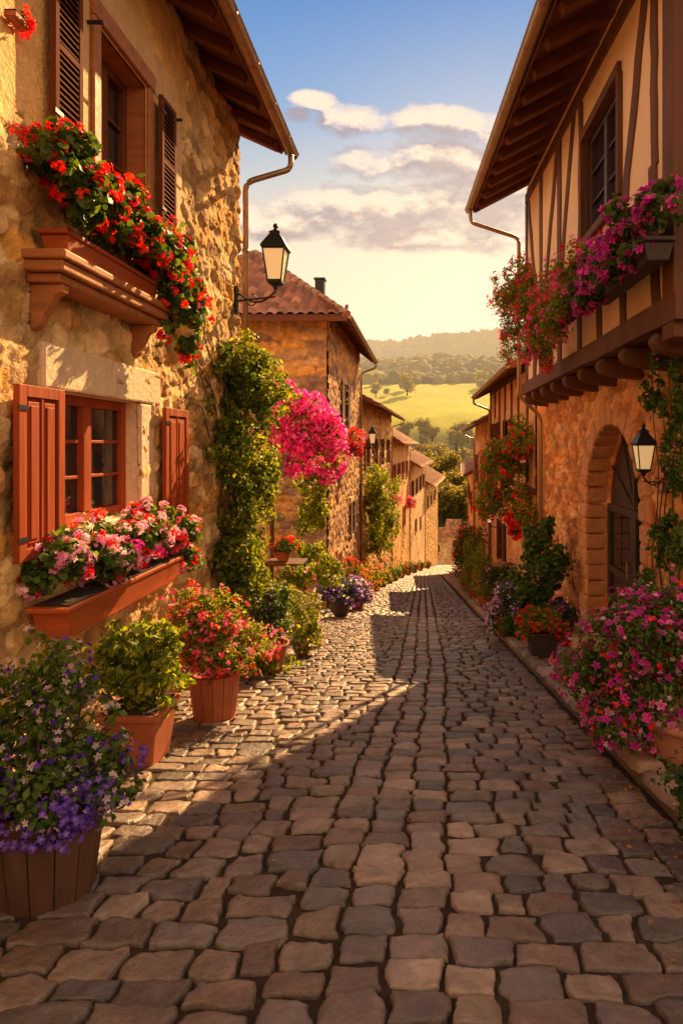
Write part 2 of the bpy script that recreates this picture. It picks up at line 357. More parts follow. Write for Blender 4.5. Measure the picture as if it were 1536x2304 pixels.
for y in ys:
    for x in (-3.1, 3.1): V.append((x+c(y), y, g(y)-.013))
link('road_bed', mesh_np('road_bed', V, np.array([(2*i, 2*i+1, 2*i+3, 2*i+2) for i in range(len(ys)-1)])), m_bed, kind='structure')
cpal = np.array([(.23, .155, .115), (.17, .12, .10), (.28, .19, .14), (.13, .105, .095), (.205, .155, .13), (.31, .215, .16), (.16, .118, .108), (.2, .125, .095)])*.92
def stones(cells, n, top, seed, pal, rough=.008, inset=.006, k=.16, relief=.015, strip=False):
    rng = np.random.RandomState(seed); cells = np.array(cells); N = len(cells); u = np.linspace(-1, 1, n); s = np.sign(u)*(np.abs(u)**.62)
    S, Tt = np.meshgrid(s, s, indexing='ij'); S = S[None]; Tt = Tt[None]
    kk = rng.uniform(.2, 2.2, (N, 1, 1))*k; sx = S*np.sqrt(1-kk*Tt**2); ty = Tt*np.sqrt(1-kk*S**2)
    cx = (cells[:, 0]+cells[:, 1])/2; cy = (cells[:, 2]+cells[:, 3])/2; hx = (cells[:, 1]-cells[:, 0])/2-inset*rng.uniform(.1, 1.9, N); hy = (cells[:, 3]-cells[:, 2])/2-inset*rng.uniform(.1, 2.2, N)
    j = rng.uniform(-.12, .12, (N, 8, 1, 1)); sk = 1+j[:, 0]*ty; sk2 = 1+j[:, 2]*sx
    ang = rng.uniform(-.045, .045, (N, 1, 1)); lx = sx*hx[:, None, None]*sk; ly = ty*hy[:, None, None]*sk2
    X = cx[:, None, None]+lx-ly*ang; Y = cy[:, None, None]+ly+lx*ang
    edge = np.maximum(np.abs(S), np.abs(Tt)); H = relief*(1-edge**14)+(edge > .99)*-.03
    X = X+(fbm(X*1.0+40, Y+40, .10, seed+3, 4)-.5)*.07*edge; Y = Y+(fbm(X+80, Y+20, .10, seed+4, 4)-.5)*.06*edge
    nz = (fbm(X+50, Y+50, .09, seed+5, 5)-.5)*rough*2.4-np.abs(fbm(X+5, Y*1.6+5, .12, seed+15, 3)-.5)*rough*1.6; tilt = rng.uniform(-.006, .006, (N, 2, 1, 1))
    Zz = H+nz+tilt[:, 0]*sx+tilt[:, 1]*ty+rng.uniform(-.006, .005, (N, 1, 1))-relief
    Zz = Zz+g(Y)+top; X = X+np.vectorize(c)(Y) if Y.max() > 25 else X
    col = pal[rng.randint(0, len(pal), N)]*rng.uniform(.72, 1.22, (N, 1))
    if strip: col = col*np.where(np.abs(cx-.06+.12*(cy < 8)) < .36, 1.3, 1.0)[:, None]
    K = np.repeat(col[:, None, :], n*n, 1)*(1-.3*(edge.reshape(1, -1, 1)**10))*(.6+.8*fbm(X+9, Y+9, .12, seed+9, 4)).reshape(N, -1, 1)
    idx = np.arange(n*n).reshape(n, n); qq = np.stack([idx[:-1, :-1], idx[1:, :-1], idx[1:, 1:], idx[:-1, 1:]], -1).reshape(-1, 4)
    Q = (qq[None]+(np.arange(N)*n*n)[:, None, None]).reshape(-1, 4)
    return np.stack([X, Y, Zz], -1).reshape(-1, 3), Q, K.reshape(-1, 3)
rng = np.random.RandomState(3); y = -1.0; bands = {21: [], 10: [], 4: []}
while y < 114:
    rh = rng.uniform(.15, .22) if y > 4 else rng.uniform(.15, .22)
    sc = np.interp(y, [0, 2.4, 9, 25], [-.28, -.24, .0, .02])
    j3 = [sc-.34+k*.225+rng.uniform(-.02, .02) for k in range(4)]
    cells = [(j3[k], j3[k+1], 0) for k in range(3)]
    x = j3[0]; hi = .33 if y < 6 else .31
    while x > -2.85: w = rng.uniform(.13, hi); cells.append((x-w, x, 1)); x -= w
    x = j3[3]
    while x < 1.4:
        w = rng.uniform(.13, hi)
        if x+w > 1.3: w = 1.48-x
        cells.append((x, x+w, 1)); x += w
    key = 21 if y < 5.5 else (10 if y < 16 else 4)
    for a, b, irr in cells:
        o = .05*math.sin(a*2.1+y*.7)+.03*math.sin(a*5+y*1.3); e0, e1 = rng.uniform(-.014, .014, 2)*(1+irr*.4)
        bands[key].append((a, b, y+o+e0, y+rh+o+e1))
    y += rh
V, Q, K = join([stones(v, k, .012, 10+k, cpal, rough=.009, inset=.005, k=.11, relief=.013, strip=True) for k, v in bands.items()])
link('road', mesh_np('road', V, Q, K, True), m_cob, kind='structure')
spal = np.array([(.30, .2, .135), (.25, .175, .125), (.34, .23, .16)])
cells = []; kerb = []; y = -1.0
while y < 60:
    w = rng.uniform(.35, .6); x = 1.72
    while x < 2.9: ww = rng.uniform(.3, .5); cells.append((x, min(x+ww, 3.0), y, y+w)); x += ww
    kerb.append((1.5, 1.72, y, y+w)); y += w
V, Q, K = stones(cells, 6, .10, 61, spal, .004, .006, .08, .015); link('pavement', mesh_np('pavement', V, Q, K, True), m_slab, kind='structure')
V, Q, K = stones(kerb, 7, .13, 62, spal*1.1, .006, .006, .1, .03)
Vb = []; Qb = []
for i, yy in enumerate(np.linspace(-1, 60, 40)): Vb += [(1.53+c(yy), yy, g(yy)-.1), (1.53+c(yy), yy, g(yy)+.08), (3.1+c(yy), yy, g(yy)+.08)]
for i in range(39): Qb += [(3*i, 3*i+1, 3*i+4, 3*i+3), (3*i+1, 3*i+2, 3*i+5, 3*i+4)]
V, Q, K = join([(V, Q, K), (np.array(Vb), np.array(Qb), np.tile(spal[1]*.6, (len(Vb), 1)))])
link('kerb', mesh_np('kerb', V, Q, K, False), m_slab, kind='structure')

# ---------------------------------------------------------------- houses
OCH = [(.74, .46, .17), (.60, .36, .13), (.82, .55, .24), (.46, .27, .11), (.78, .40, .10), (.64, .42, .2), (.55, .3, .12), (.86, .6, .3)]
ORS = [(.84, .34, .10), (.72, .27, .085), (.92, .42, .15), (.62, .24, .085), (.88, .48, .2)]
GRY = [(.58, .37, .20), (.68, .43, .21), (.44, .28, .18), (.74, .42, .17), (.80, .43, .13), (.54, .32, .21), (.34, .22, .16)]
TIL = [(.46, .21, .12), (.38, .18, .11), (.52, .27, .15), (.3, .15, .10)]
TILP = [(.42, .20, .15), (.35, .165, .13), (.50, .26, .19), (.26, .14, .12)]
class House:
    def __init__(s, name, label, x, y, rz, zb): s.t = thing(name, label, 'house', (x, y, zb), rz); s.zb = zb
    def mb(s, name, mb, mat, parent=None, bevel=0, smooth=False):
        return mb.build(name, mat, parent or s.t, bevel, smooth, s.zb)
    def arr(s, name, V, Q, K, mat, parent=None, smooth=False):
        V = np.array(V, float).copy(); V[:, 2] -= s.zb; return link(name, mesh_np(name, V, Q, K, smooth), mat, parent or s.t)
    def window(s, x0, x1, z0, z1, d, fm, cols=2, rows=3, fw=.07, sill=True, reveal=m_pale, face=0.0, gw=.03):
        b = MB(); b.box(x0, x0+fw, d, d+.07, z0, z1); b.box(x1-fw, x1, d, d+.07, z0, z1); b.box(x0+fw, x1-fw, d, d+.07, z1-fw, z1); b.box(x0+fw, x1-fw, d, d+.07, z0, z0+fw)
        w = (x1-x0-2*fw)
        for i in range(1, cols): cx = x0+fw+w*i/cols; b.box(cx-fw*.75, cx+fw*.75, d-.012, d+.06, z0+fw, z1-fw)
        for i in range(cols):
            a = x0+fw+w*i/cols+(fw*.75 if i else 0); e = x0+fw+w*(i+1)/cols-(fw*.75 if i < cols-1 else 0)
            for r in range(1, rows): zz = z0+fw+(z1-z0-2*fw)*r/rows; b.box(a, e, d+.012, d+.045, zz-gw/2, zz+gw/2)
        o = s.mb('window', b, fm, bevel=.006)
        p = MB(); p.add([(x0+.01, d+.05, z0+.01), (x1-.01, d+.05, z0+.01), (x1-.01, d+.05, z1-.01), (x0+.01, d+.05, z1-.01)], [(0, 1, 2, 3)]); s.mb('pane', p, m_glass, o)
        r = MB(); e = .004
        r.add([(x0-e, face-.01, z0-e), (x1+e, face-.01, z0-e), (x1+e, face-.01, z1+e), (x0-e, face-.01, z1+e), (x0-e, d+.1, z0-e), (x1+e, d+.1, z0-e), (x1+e, d+.1, z1+e), (x0-e, d+.1, z1+e)], [(0, 1, 5, 4), (1, 2, 6, 5), (2, 3, 7, 6), (3, 0, 4, 7)])
        s.mb('reveal', r, reveal, o)
        if sill: q = MB(); q.box(x0-.08, x1+.08, face-.1, d-.003, z0-.09, z0-.006); s.mb('sill', q, reveal, o, .01)
        return o
    def shutter(s, x0, x1, z0, z1, d, mat, louver=False, tilt=0):
        b = MB(); t = .045; fw = .085 if not louver else .05
        b.box(x0, x0+fw, d-t, d, z0, z1); b.box(x1-fw, x1, d-t, d, z0, z1)
        zs = [z0, z0+(z1-z0)*.5-fw/2, z1-fw] if louver else [z0, z1-fw]
        for zz in zs: b.box(x0+fw, x1-fw, d-t, d, zz, zz+fw)
        if louver:
            z = z0+fw+.02
            while z < z1-fw-.03: b.add([(x0+fw, d-t+.004, z), (x1-fw, d-t+.004, z), (x1-fw, d-.006, z+.04), (x0+fw, d-.006, z+.04), (x0+fw, d-t+.004, z+.012), (x1-fw, d-t+.004, z+.012), (x1-fw, d-.006, z+.052), (x0+fw, d-.006, z+.052)], [(0, 1, 2, 3), (4, 5, 6, 7), (0, 1, 5, 4), (2, 3, 7, 6)]); z += .05
            b.box(x0+fw*.5, x1-fw*.5, d-.005, d-.001, z0+.01, z1-.01)
        else:
            n = 2; W = x1-x0-2*fw; b.box(x0+fw, x1-fw, d-.014, d-.004, z0+fw, z1-fw)
            for i in range(n):
                a = x0+fw+W*i/n; e = a+W/n
                if i: b.box(a-.012, a+.012, d-t+.006, d-.015, z0+fw, z1-fw)
                b.box(a+.03, e-.03, d-t+.012, d-.015, z0+fw+.03, z1-fw-.03)
                b.box(a+.05, e-.05, d-t+.002, d-t+.011, z0+fw+.06, z1-fw-.06)
        o = s.mb('shutter', b, mat, bevel=.006)
        for zz in (z0+.14, z1-.18): h = MB(); h.box(x0-.015, x0+.09, d-t-.008, d-t-.001, zz, zz+.035); s.mb('hinge', h, m_iron, o)
        return o
    def gutter(s, p, q, r=.075):
        b = MB(); p = Vector(p); q = Vector(q); vs = []; n = 9; d = (q-p).normalized(); x = d.cross(Vector((0, 0, 1))).normalized()
        for e in (p, q):
            for rr in (r, r*.86):
                for k in range(n): a = math.pi+math.pi*k/(n-1); vs.append(e+x*math.cos(a)*rr+Vector((0, 0, math.sin(a)*rr)))
        fs = []
        for o0 in (0, n):
            for k in range(n-1): fs.append((o0+k, o0+k+1, o0+2*n+k+1, o0+2*n+k))
        b.add(vs, fs); L = (q-p).length
        b.tube([p-x*r, q-x*r], .014, 6); b.tube([p+x*r, q+x*r], .014, 6)
        for e in (p, q): b.add([e+x*r*math.cos(a)+Vector((0, 0, r*math.sin(a))) for a in [math.pi+math.pi*k/8 for k in range(9)]], [tuple(range(9))])
        k = .6
        while k < L:
            e = p+d*k; b.add([e+x*math.cos(a)*r*1.1+Vector((0, 0, math.sin(a)*r*1.1))+d*dd for dd in (0, .03) for a in [math.pi+math.pi*i/8 for i in range(9)]], [(i, i+1, i+10, i+9) for i in range(8)]); k += .9
        return s.mb('gutter', b, m_copper, smooth=False)
def smooth_path(pts, k=5):
    pts = [Vector(p) for p in pts]; out = [pts[0]]
    for i in range(1, len(pts)-1):
        a, b, d = pts[i-1], pts[i], pts[i+1]; r = min((b-a).length, (d-b).length)*.35; r = min(r, .14); s = b+(a-b).normalized()*r; e = b+(d-b).normalized()*r
        for j in range(k+1): t = j/k; out.append((s*(1-t)+b*t)*(1-t)+(b*(1-t)+e*t)*t)
    out.append(pts[-1]); return out

# ---- left stone house (front)
H = House('stone_house', 'large ochre rubble stone house with red shutters in the left foreground', -2.9, 1.0, math.pi/2, -3.9)
zb = -3.9
def Lx(Yw): return Yw-1.0
lowhole = (Lx(4.82), Lx(6.3), -.68-zb, .42-zb); uphole = (Lx(5.5), Lx(6.45), 2.3-zb, 3.7-zb)
def flat1(a, b):
    n = fbm(a, b, .5, 99, 3)-.5; z = b+zb; return sst(-.08, .08, z-2.25+n*.5)*sst(-.05, .05, 6.45-a+n*.5)
A, B, Hh, Kc, Q = rubble(8.8, 8.95, .021, .40, .185, 21, .062, OCH, (.66, .46, .24), [lowhole, uphole], flat1, (.80, .50, .20))
H.arr('wall', np.stack([A, -Hh, B+zb], -1), Q, Kc, m_stone, smooth=True)
A, B, Hh, Kc, Q = rubble(6, 11.5, .07, .4, .22, 22, .06, OCH, (.3, .22, .14), clip=lambda a, b: b+zb < 5.0+.5*np.minimum(a, 6-a))
H.arr('end_wall', np.stack([8.8+Hh-.04, A, B+zb], -1), Q, Kc, m_stone, smooth=True)
b = MB(); b.box(.0, 8.72, .45, 6, zb, 4.9); H.mb('back_wall', b, m_ash)
b = MB(); b.box(Lx(4.67), Lx(5.72), -.065, .2, .43, .78); H.mb('lintel', b, m_pale, bevel=.02)
b = MB(); b.box(Lx(5.728), Lx(6.77), -.06, .2, .428, .775); H.mb('lintel', b, m_pale, bevel=.02)
b = MB(); b.box(Lx(6.305), Lx(6.62), -.05, .25, -.70, .42); H.mb('jamb_stone', b, m_pale, bevel=.02)
H.window(*[Lx(4.82), Lx(6.3)], -.68, .42, .1, m_redwood, 2, 3, .085, reveal=m_pale)
H.shutter(Lx(4.27), Lx(4.82), -.82, .42, -.09, m_redwood); H.shutter(Lx(6.72), Lx(7.38), -.82, .40, -.09, m_redwood)
H.window(Lx(5.5), Lx(6.45), 2.3, 3.7, .16, m_brownwood, 2, 3, .08, reveal=m_shelf)
H.shutter(Lx(4.68), Lx(5.06), 2.36, 3.72, -.1, m_brownwood, True); H.shutter(Lx(6.6), Lx(6.98), 2.36, 3.72, -.1, m_brownwood, True)
b = MB(); b.box(Lx(5.36), Lx(5.49), -.075, .15, 2.3, 3.72); b.box(Lx(5.36), Lx(6.6), -.08, .15, 3.724, 3.9); b.box(Lx(6.46), Lx(6.56), -.07, .15, 2.3, 3.72); H.mb('window_surround', b, m_shelf, bevel=.015)
for y0, y1, z0, z1 in ((5.09, 5.34, 2.35, 2.9), (5.09, 5.34, 2.91, 3.6), (7.0, 7.35, 2.5, 3.0), (7.0, 7.4, 3.01, 3.7), (6.62, 7.2, 3.74, 4.2), (5.1, 5.8, 3.91, 4.3), (5.82, 6.6, 3.91, 4.35)): b = MB(); b.box(Lx(y0), Lx(y1), -.05, .1, z0, z1); H.mb('quoin', b, m_ash, bevel=.025)
b = MB(); b.box(Lx(4.45), Lx(6.32), -.33, -.03, 1.25, 1.33); b.box(Lx(4.42), Lx(6.35), -.36, -.03, 1.333, 1.40); b.box(Lx(4.5), Lx(6.28), -.28, -.03, 1.18, 1.247)
H.mb('balcony_shelf', b, m_shelf, bevel=.015)
for yy in (4.6, 6.15):
    b = MB(); b.xprism([(-.03, 1.178), (-.27, 1.178), (-.26, 1.12), (-.20, 1.09), (-.16, 1.0), (-.12, .95), (-.10, .88), (-.03, .84)], Lx(yy)-.05, Lx(yy)+.05); H.mb('bracket', b, m_shelf, bevel=.012)
for yy, zz in ((7.05, 3.68), (5.3, 3.6)): b = MB(); b.tube([(Lx(yy), -.05, zz), (Lx(yy), -.18, zz)], .018); H.mb('shutter_hook', b, m_iron)
EY = Lx(10.15)
V, Q, K = tileplane((-.2, -.74, 4.86), (1, 0, 0), (0, math.cos(.42), math.sin(.42)), EY+.2, 4.1, TIL, 5); V2, Q2, K2 = tileplane((-.2, 6.74, 4.86), (1, 0, 0), (0, -math.cos(.42), math.sin(.42)), EY+.2, 4.1, TIL, 6)
V, Q, K = join([(V, Q, K), (V2, Q2, K2)]); rf = H.arr('roof', V, Q, K, m_tile)
b = MB(); sl = math.tan(.42)
b.add([(-.2, -.7, 4.81), (EY, -.7, 4.81), (EY, 3, 4.81+3.7*sl), (-.2, 3, 4.81+3.7*sl), (-.2, -.7, 4.86), (EY, -.7, 4.86), (EY, 3, 4.86+3.7*sl), (-.2, 3, 4.86+3.7*sl)], [(0, 1, 2, 3), (4, 5, 6, 7), (0, 1, 5, 4), (1, 2, 6, 5), (2, 3, 7, 6)])
H.mb('soffit', b, m_soffit, rf)
x = .3
while x < 9: b = MB(); b.beam((x, -.6, 4.77), (x, .5, 4.77+1.1*sl), .12, .15, (0, 0, 1)); H.mb('rafter', b, m_soffit, rf, bevel=.02); x += .62
b = MB(); b.beam((-.2, -.68, 4.80), (EY, -.68, 4.80), .03, .16); b.beam((EY-.03, -.66, 4.82), (EY-.03, 3, 4.82+3.66*sl), .05, .2)
H.mb('fascia', b, m_soffit, rf, bevel=.01)
H.gutter((-.2, -.79, 4.80), (EY+.03, -.79, 4.74), .085)
b = MB(); b.tube(smooth_path([(Lx(9.98), -.79, 4.72), (Lx(9.98), -.79, 4.42), (Lx(9.72), -.14, 4.1), (Lx(9.72), -.14, -3.2)]), .045, 10)
for zz in (3.0, 1.0, -1): b.lathe([(.055, 0), (.055, .05)], 10, (Lx(9.72), -.14, zz))
H.mb('downpipe', b, m_copper, smooth=True)

# ---- generic row house
m_ridge = M('ridge_tile', (.38, .2, .13), .8, .35, 5, .3, 20)
def row_house(side, y0, y1, ze, label, pal, mortar, tiles, D=6.0, pitch=.5, res=.08, hip=False, wins=(), plaster=None, shut=m_brownwood, wx=2.9, door=None, over=.7, timber=False, ends=.07, cell=(.46, .24), depth=.07, tw=.2):
    s = -1 if side == 'L' else 1; p0 = Vector((s*wx+c(y0), y0, 0)); p1 = Vector((s*wx+c(y1), y1, 0)); L = (p1-p0).length; zb = g(y1)-.4
    if side == 'L': o = p0; d = p1-p0
    else: o = p1; d = p0-p1
    H = House('row_house', label, o.x, o.y, math.atan2(d.y, d.x), zb)
    zw = ze+over*pitch-.04; holes = [(a, b2, z0-zb, z1-zb) for a, b2, z0, z1 in wins]
    if door: holes.append((door[0], door[0]+1.0, 0, door[1]+2.1-zb))
    fl = (lambda a, b: sst(-.1, .15, fbm(a, b, 1.4, int(y0*3), 3)-.40)) if plaster else None
    A, B, Hh, Kc, Q = rubble(L, zw-zb, res, *cell, int(y0*7), depth, pal, mortar, holes, fl, plaster or (0, 0, 0))
    H.arr('wall', np.stack([A, -Hh, B+zb], -1), Q, Kc, m_stone, smooth=True)
    ridge = ze+(D/2+over)*pitch
    clip = (lambda a, b: b+zb < zw+pitch*np.minimum(a, D-a)) if not hip else None
    A, B, Hh, Kc, Q = rubble(D, (ridge if not hip else zw)-zb, ends, *cell, int(y0*9), depth, pal, mortar, (), fl, plaster or (0, 0, 0), clip=clip)
    nx = (0-Hh) if side == 'L' else (L+Hh)
    H.arr('end_wall', np.stack([nx, A, B+zb], -1), Q, Kc, m_stone, smooth=True)
    fx = L if side == 'L' else 0; b = MB(); b.add([(fx, 0, zb), (fx, D, zb), (fx, D, zw), (fx, D/2, ridge-.1), (fx, 0, zw)], [(0, 1, 2, 3, 4)]); b.add([(0, D, zb), (L, D, zb), (L, D, zw), (0, D, zw)], [(0, 1, 2, 3)])
    b.box(.1, L-.1, .4, D-.1, zb, zw-.1); H.mb('back_wall', b, m_ash)
    n = math.sqrt(1+pitch*pitch); S = (D/2+over)*n; U1 = (0, 1/n, pitch/n); U2 = (0, -1/n, pitch/n); e0, e1 = -.3, L+.3
    if hip: (e0, e1) = (-over, L+.3)
    W = D/2+over; parts = []
    if hip:
        cl = lambda a, b: a > b/n; parts.append(tileplane((e0, -over, ze), (1, 0, 0), U1, e1-e0, S, tiles, 3, tw, clip=cl)); parts.append(tileplane((e0, D+over, ze), (1, 0, 0), U2, e1-e0, S, tiles, 4, tw, clip=cl))
        parts.append(tileplane((e0, -over, ze), (0, 1, 0), (1/n, 0, pitch/n), 2*W, S, tiles, 5, tw, clip=lambda a, b: (a > b/n) & (a < 2*W-b/n)))
    else:
        parts.append(tileplane((e0, -over, ze), (1, 0, 0), U1, e1-e0, S, tiles, 3, tw)); parts.append(tileplane((e0, D+over, ze), (1, 0, 0), U2, e1-e0, S, tiles, 4, tw))
    V, Q, K = join(parts); rf = H.arr('roof', V, Q, K, m_tile)
    b = MB(); r0 = e0+(W if hip else 0); k = r0
    while k < e1-.2: b.tube([(k, D/2, ridge+.05), (k+.42, D/2, ridge+.035)], .12, 8, .1); k += .38
    if hip:
        for dd in (-over, D+over):
            p = Vector((e0, dd, ze+.05)); q = Vector((r0, D/2, ridge+.05)); N = int((q-p).length/.38)
            for i in range(N): b.tube([p.lerp(q, i/N), p.lerp(q, (i+1.1)/N)], .14, 8, .10)
    H.mb('ridge_tiles', b, m_ridge, rf)
    b = MB(); zz = ze-.03
    b.add([(e0, -over, zz), (e1, -over, zz), (e1, D/2, ridge-.05), (r0, D/2, ridge-.05)], [(0, 1, 2, 3)])
    if hip: b.add([(e0, -over, zz), (e0, D+over, zz), (r0, D/2, ridge-.05)], [(0, 1, 2)])
    else: b.add([(e0, D+over, zz), (e1, D+over, zz), (e1, D/2, ridge-.05), (e0, D/2, ridge-.05)], [(0, 1, 2, 3)])
    k = e0+.1
    while k < e1: b.beam((k, -over+.08, zz-.05+.08*pitch), (k, .15, zz-.05+(over+.15)*pitch), .09, .1); k += .7
    b.beam((e0, -over+.01, zz), (e1, -over+.01, zz), .03, .14)
    if hip:
        b.beam((e0+.01, -over, zz), (e0+.01, D+over, zz), .03, .2); k = -over+.1
        while k < D: b.beam((e0+.08, k, zz-.05+.08*pitch), (.1, k, zz-.05+over*pitch), .09, .1); k += .7
    else:
        for ee in (e0+.02, e1-.02):
            b.beam((ee, -over, zz), (ee, D/2, ridge-.07), .05, .16); b.beam((ee, D+over, zz), (ee, D/2, ridge-.07), .05, .16)
    H.mb('soffit', b, m_soffit, rf)
    H.gutter((e0, -over-.08, ze), (e1, -over-.08, ze-.03), .07)
    ex = (L-.1) if side == 'L' else .1
    b = MB(); b.tube(smooth_path([(ex, -over-.08, ze-.07), (ex, -over-.08, ze-.3), (ex, -.12, ze-.55), (ex, -.12, zb+.3)]), .045, 8); H.mb('downpipe', b, m_copper, smooth=True)
    for (a, b2, z0, z1) in wins:
        H.window(a, b2, z0, z1, .15, m_darkwood, 2, 3, .06)
        w = (b2-a)*.5
        if shut: H.shutter(a-w-.03, a-.02, z0-.03, z1+.03, -.09, shut, True); H.shutter(b2+.02, b2+w+.03, z0-.03, z1+.03, -.09, shut, True)
        b = MB(); b.box(a-.15, b2+.15, -.085, .1, z1+.01, z1+.22); H.mb('lintel', b, m_ash, bevel=.02)
    if door:
        b = MB(); b.box(door[0]+.01, door[0]+.99, .12, .18, door[1]-.4, door[1]+2.09); dd = H.mb('door', b, m_darkwood); b = MB(); b.lathe([(.02, 0), (.03, .02), (.02, .05)], 8, (door[0]+.85, .09, door[1]+1)); H.mb('handle', b, m_iron, dd)
        b = MB(); b.box(door[0]-.12, door[0]+.0, -.07, .1, door[1]-.4, door[1]+2.1); b.box(door[0]+1, door[0]+1.12, -.07, .1, door[1]-.4, door[1]+2.1); b.box(door[0]-.12, door[0]+1.12, -.075, .1, door[1]+2.102, door[1]+2.3); H.mb('door_surround', b, m_ash, dd)
    if timber:
        b = MB(); k = .1
        while k < L: b.beam((k, -.06, ze-3.2), (k+random.uniform(-.1, .1), -.06, zw-.1), .14, .06, (0, 1, 0), 4, .01); k += 1.5
        for zz in (ze-3.2, zw-.2): b.beam((0, -.065, zz), (L, -.065, zz), .08, .16, (0, 0, 1))
        H.mb('timber_frame', b, m_timber)
    return H, L, ridge
H2, L2, r2 = row_house('L', 18.9, 28, 3.75, 'tall rubble stone house with hipped purple tiled roof behind the lamp', GRY, (.6, .4, .2), TILP, pitch=.8, res=.05, ends=.04, hip=True, wins=[(3.2, 4.3, .6, 2.2), (5.6, 6.4, -3.6, -2.3)], shut=m_darkwood, door=(2.0, -5.8), cell=(.66, .26), depth=.08, tw=.3)
b = MB(); b.box(5.0, 5.35, .9, 1.25, 4.5, 6.35); b.box(4.96, 5.39, .86, 1.29, 6.353, 6.42); H2.mb('chimney', b, m_iron)
row_house('L', 28.4, 44, 1.8, 'stone row house with brown tiles next beyond the hipped house', OCH, (.55, .38, .2), TIL, wins=[(1.5, 2.5, -1.2, .3), (5, 6, -1.2, .3), (8.5, 9.5, -1.2, .3), (12.5, 13.5, -1.2, .3), (4.5, 5.5, -5, -3.6), (10.5, 11.5, -5.5, -4)], door=(7.5, -7.9), depth=.12, over=.9, res=.065)
row_house('L', 44.4, 60, .0, 'ochre patched plaster row house midway down the left side', OCH, (.55, .38, .2), TIL, plaster=(.80, .48, .2), pitch=.6, wins=[(1, 2, -3, -1.5), (4.5, 5.5, -3, -1.5), (8, 9, -3, -1.5), (12, 13, -3, -1.5), (3, 4, -7, -5.4), (9, 10, -7, -5.4)], over=1.0, shut=m_redwood, depth=.1)
row_house('L', 60.4, 80, -2.2, 'tan patched plaster row house far down the left side', OCH, (.5, .35, .2), TIL, plaster=(.70, .42, .22), pitch=.6, wins=[(2, 3.2, -5.4, -3.7), (7, 8.2, -5.4, -3.7), (12, 13.2, -5.4, -3.7), (16.5, 17.7, -5.4, -3.7), (6, 7, -9.5, -8), (12, 13, -10, -8.5)], over=1.2, depth=.12)
row_house('L', 80.4, 104, -5.4, 'farthest stone house on the left where the street bends', OCH, (.5, .35, .2), TIL, pitch=.6, wins=[(3, 4.2, -8.6, -7), (9, 10.2, -8.6, -7), (16, 17.2, -8.6, -7)], over=1.3, depth=.14)
row_house('R', 15.8, 26, 2.0, 'orange plastered half-timbered house just beyond the jettied house', ORS, (.5, .32, .2), TIL, plaster=(.92, .48, .22), wins=[(1.5, 2.5, -.8, .8), (5, 6, -.8, .8), (3.2, 4.2, -4.2, -2.8)], timber=True)
row_house('R', 26.4, 38, .9, 'peach plastered house third along the right side', ORS, (.5, .32, .2), TIL, plaster=(.9, .54, .28), wins=[(2, 3, -2.2, -.6), (7, 8, -2.2, -.6), (4.5, 5.5, -6, -4.6)])
row_house('R', 38.4, 62, -1.9, 'low cream house with brown roof far along the right side', ORS, (.5, .32, .2), TIL, plaster=(.9, .6, .34), wins=[(3, 4, -5, -3.6), (9, 10, -5, -3.6), (15, 16, -5, -3.6)])
def end_house(x, y, w, ze, label, col, rz=0):
    Hx = House('village_house', label, x, y, rz, g(y)-6); zb = g(y)-6
    wn = [(w*k, w*k+1.1, ze-2.4, ze-.9) for k in (.12, .42, .72)]
    A, B, Hh, Kc, Q = rubble(w, ze+2.2-zb, .12, .6, .35, int(x+50), .08, OCH, (.5, .35, .2), [(a, e, z0-zb, z1-zb) for a, e, z0, z1 in wn], lambda a, b: sst(-.1, .15, fbm(a, b, 1.6, 55, 3)-.4), col, clip=lambda a, b: b+zb < ze+.1+.0*a)
    Hx.arr('wall', np.stack([A, -Hh, B+zb], -1), Q, Kc, m_stone, smooth=True)
    b = MB(); b.box(.05, w-.05, .3, 7, zb, ze); Hx.mb('back_wall', b, m_ash)
    n = math.sqrt(1+.36); Hx.arr('roof', *join([tileplane((-.5, -.8, ze-.1), (1, 0, 0), (0, 1/n, .6/n), w+1, 4.3*n, TIL, 8, .35, .5), tileplane((-.5, 7.8, ze-.1), (1, 0, 0), (0, -1/n, .6/n), w+1, 4.3*n, TIL, 9, .35, .5)]), m_tile)
    b = MB(); b.box(w*.7, w*.7+.8, 2, 2.8, ze+1, ze+3.2); Hx.mb('chimney', b, m_ash)
    for a, e, z0, z1 in wn: Hx.window(a, e, z0, z1, .12, m_darkwood)
end_house(4.6, 117, 9, -17.0, 'low house with pinkish roof closing the far end of the street', (.7, .48, .28), -.15)
end_house(-6, 135, 12, -21, 'small cream house below the far end of the street', (.7, .53, .35))

# ---- right half-timbered house
y0, y1 = 5.8, 14.5; zb = g(y1)-.5
R = House('half_timbered_house', 'jettied half-timbered house over orange stone ground floor with arched door on the right', 2.9, y1, -math.pi/2, zb)
def Rx(Y): return y1-Y
ac, ar, zs, zd = Rx(9.45), 1.32, -1.02, g(9.4)+.32
arch = lambda a, b: (np.abs(a-ac) < ar) & (b+zb > zd-.5) & ((b+zb < zs) | (((a-ac)**2+(b+zb-zs)**2) < ar*ar))
A, B, Hh, Kc, Q = rubble(y1-y0, 1.2-zb, .025, .32, .165, 51, .07, ORS, (.75, .36, .15), [arch])
R.arr('ground_floor_wall', np.stack([A, -Hh, B+zb], -1), Q, Kc, m_stone, smooth=True)
A, B, Hh, Kc, Q = rubble(6, 1.2-zb, .08, .3, .2, 52, .06, ORS, (.5, .3, .18)); R.arr('end_wall', np.stack([-Hh, A, B+zb], -1), Q, Kc, m_stone, smooth=True)
b = MB()
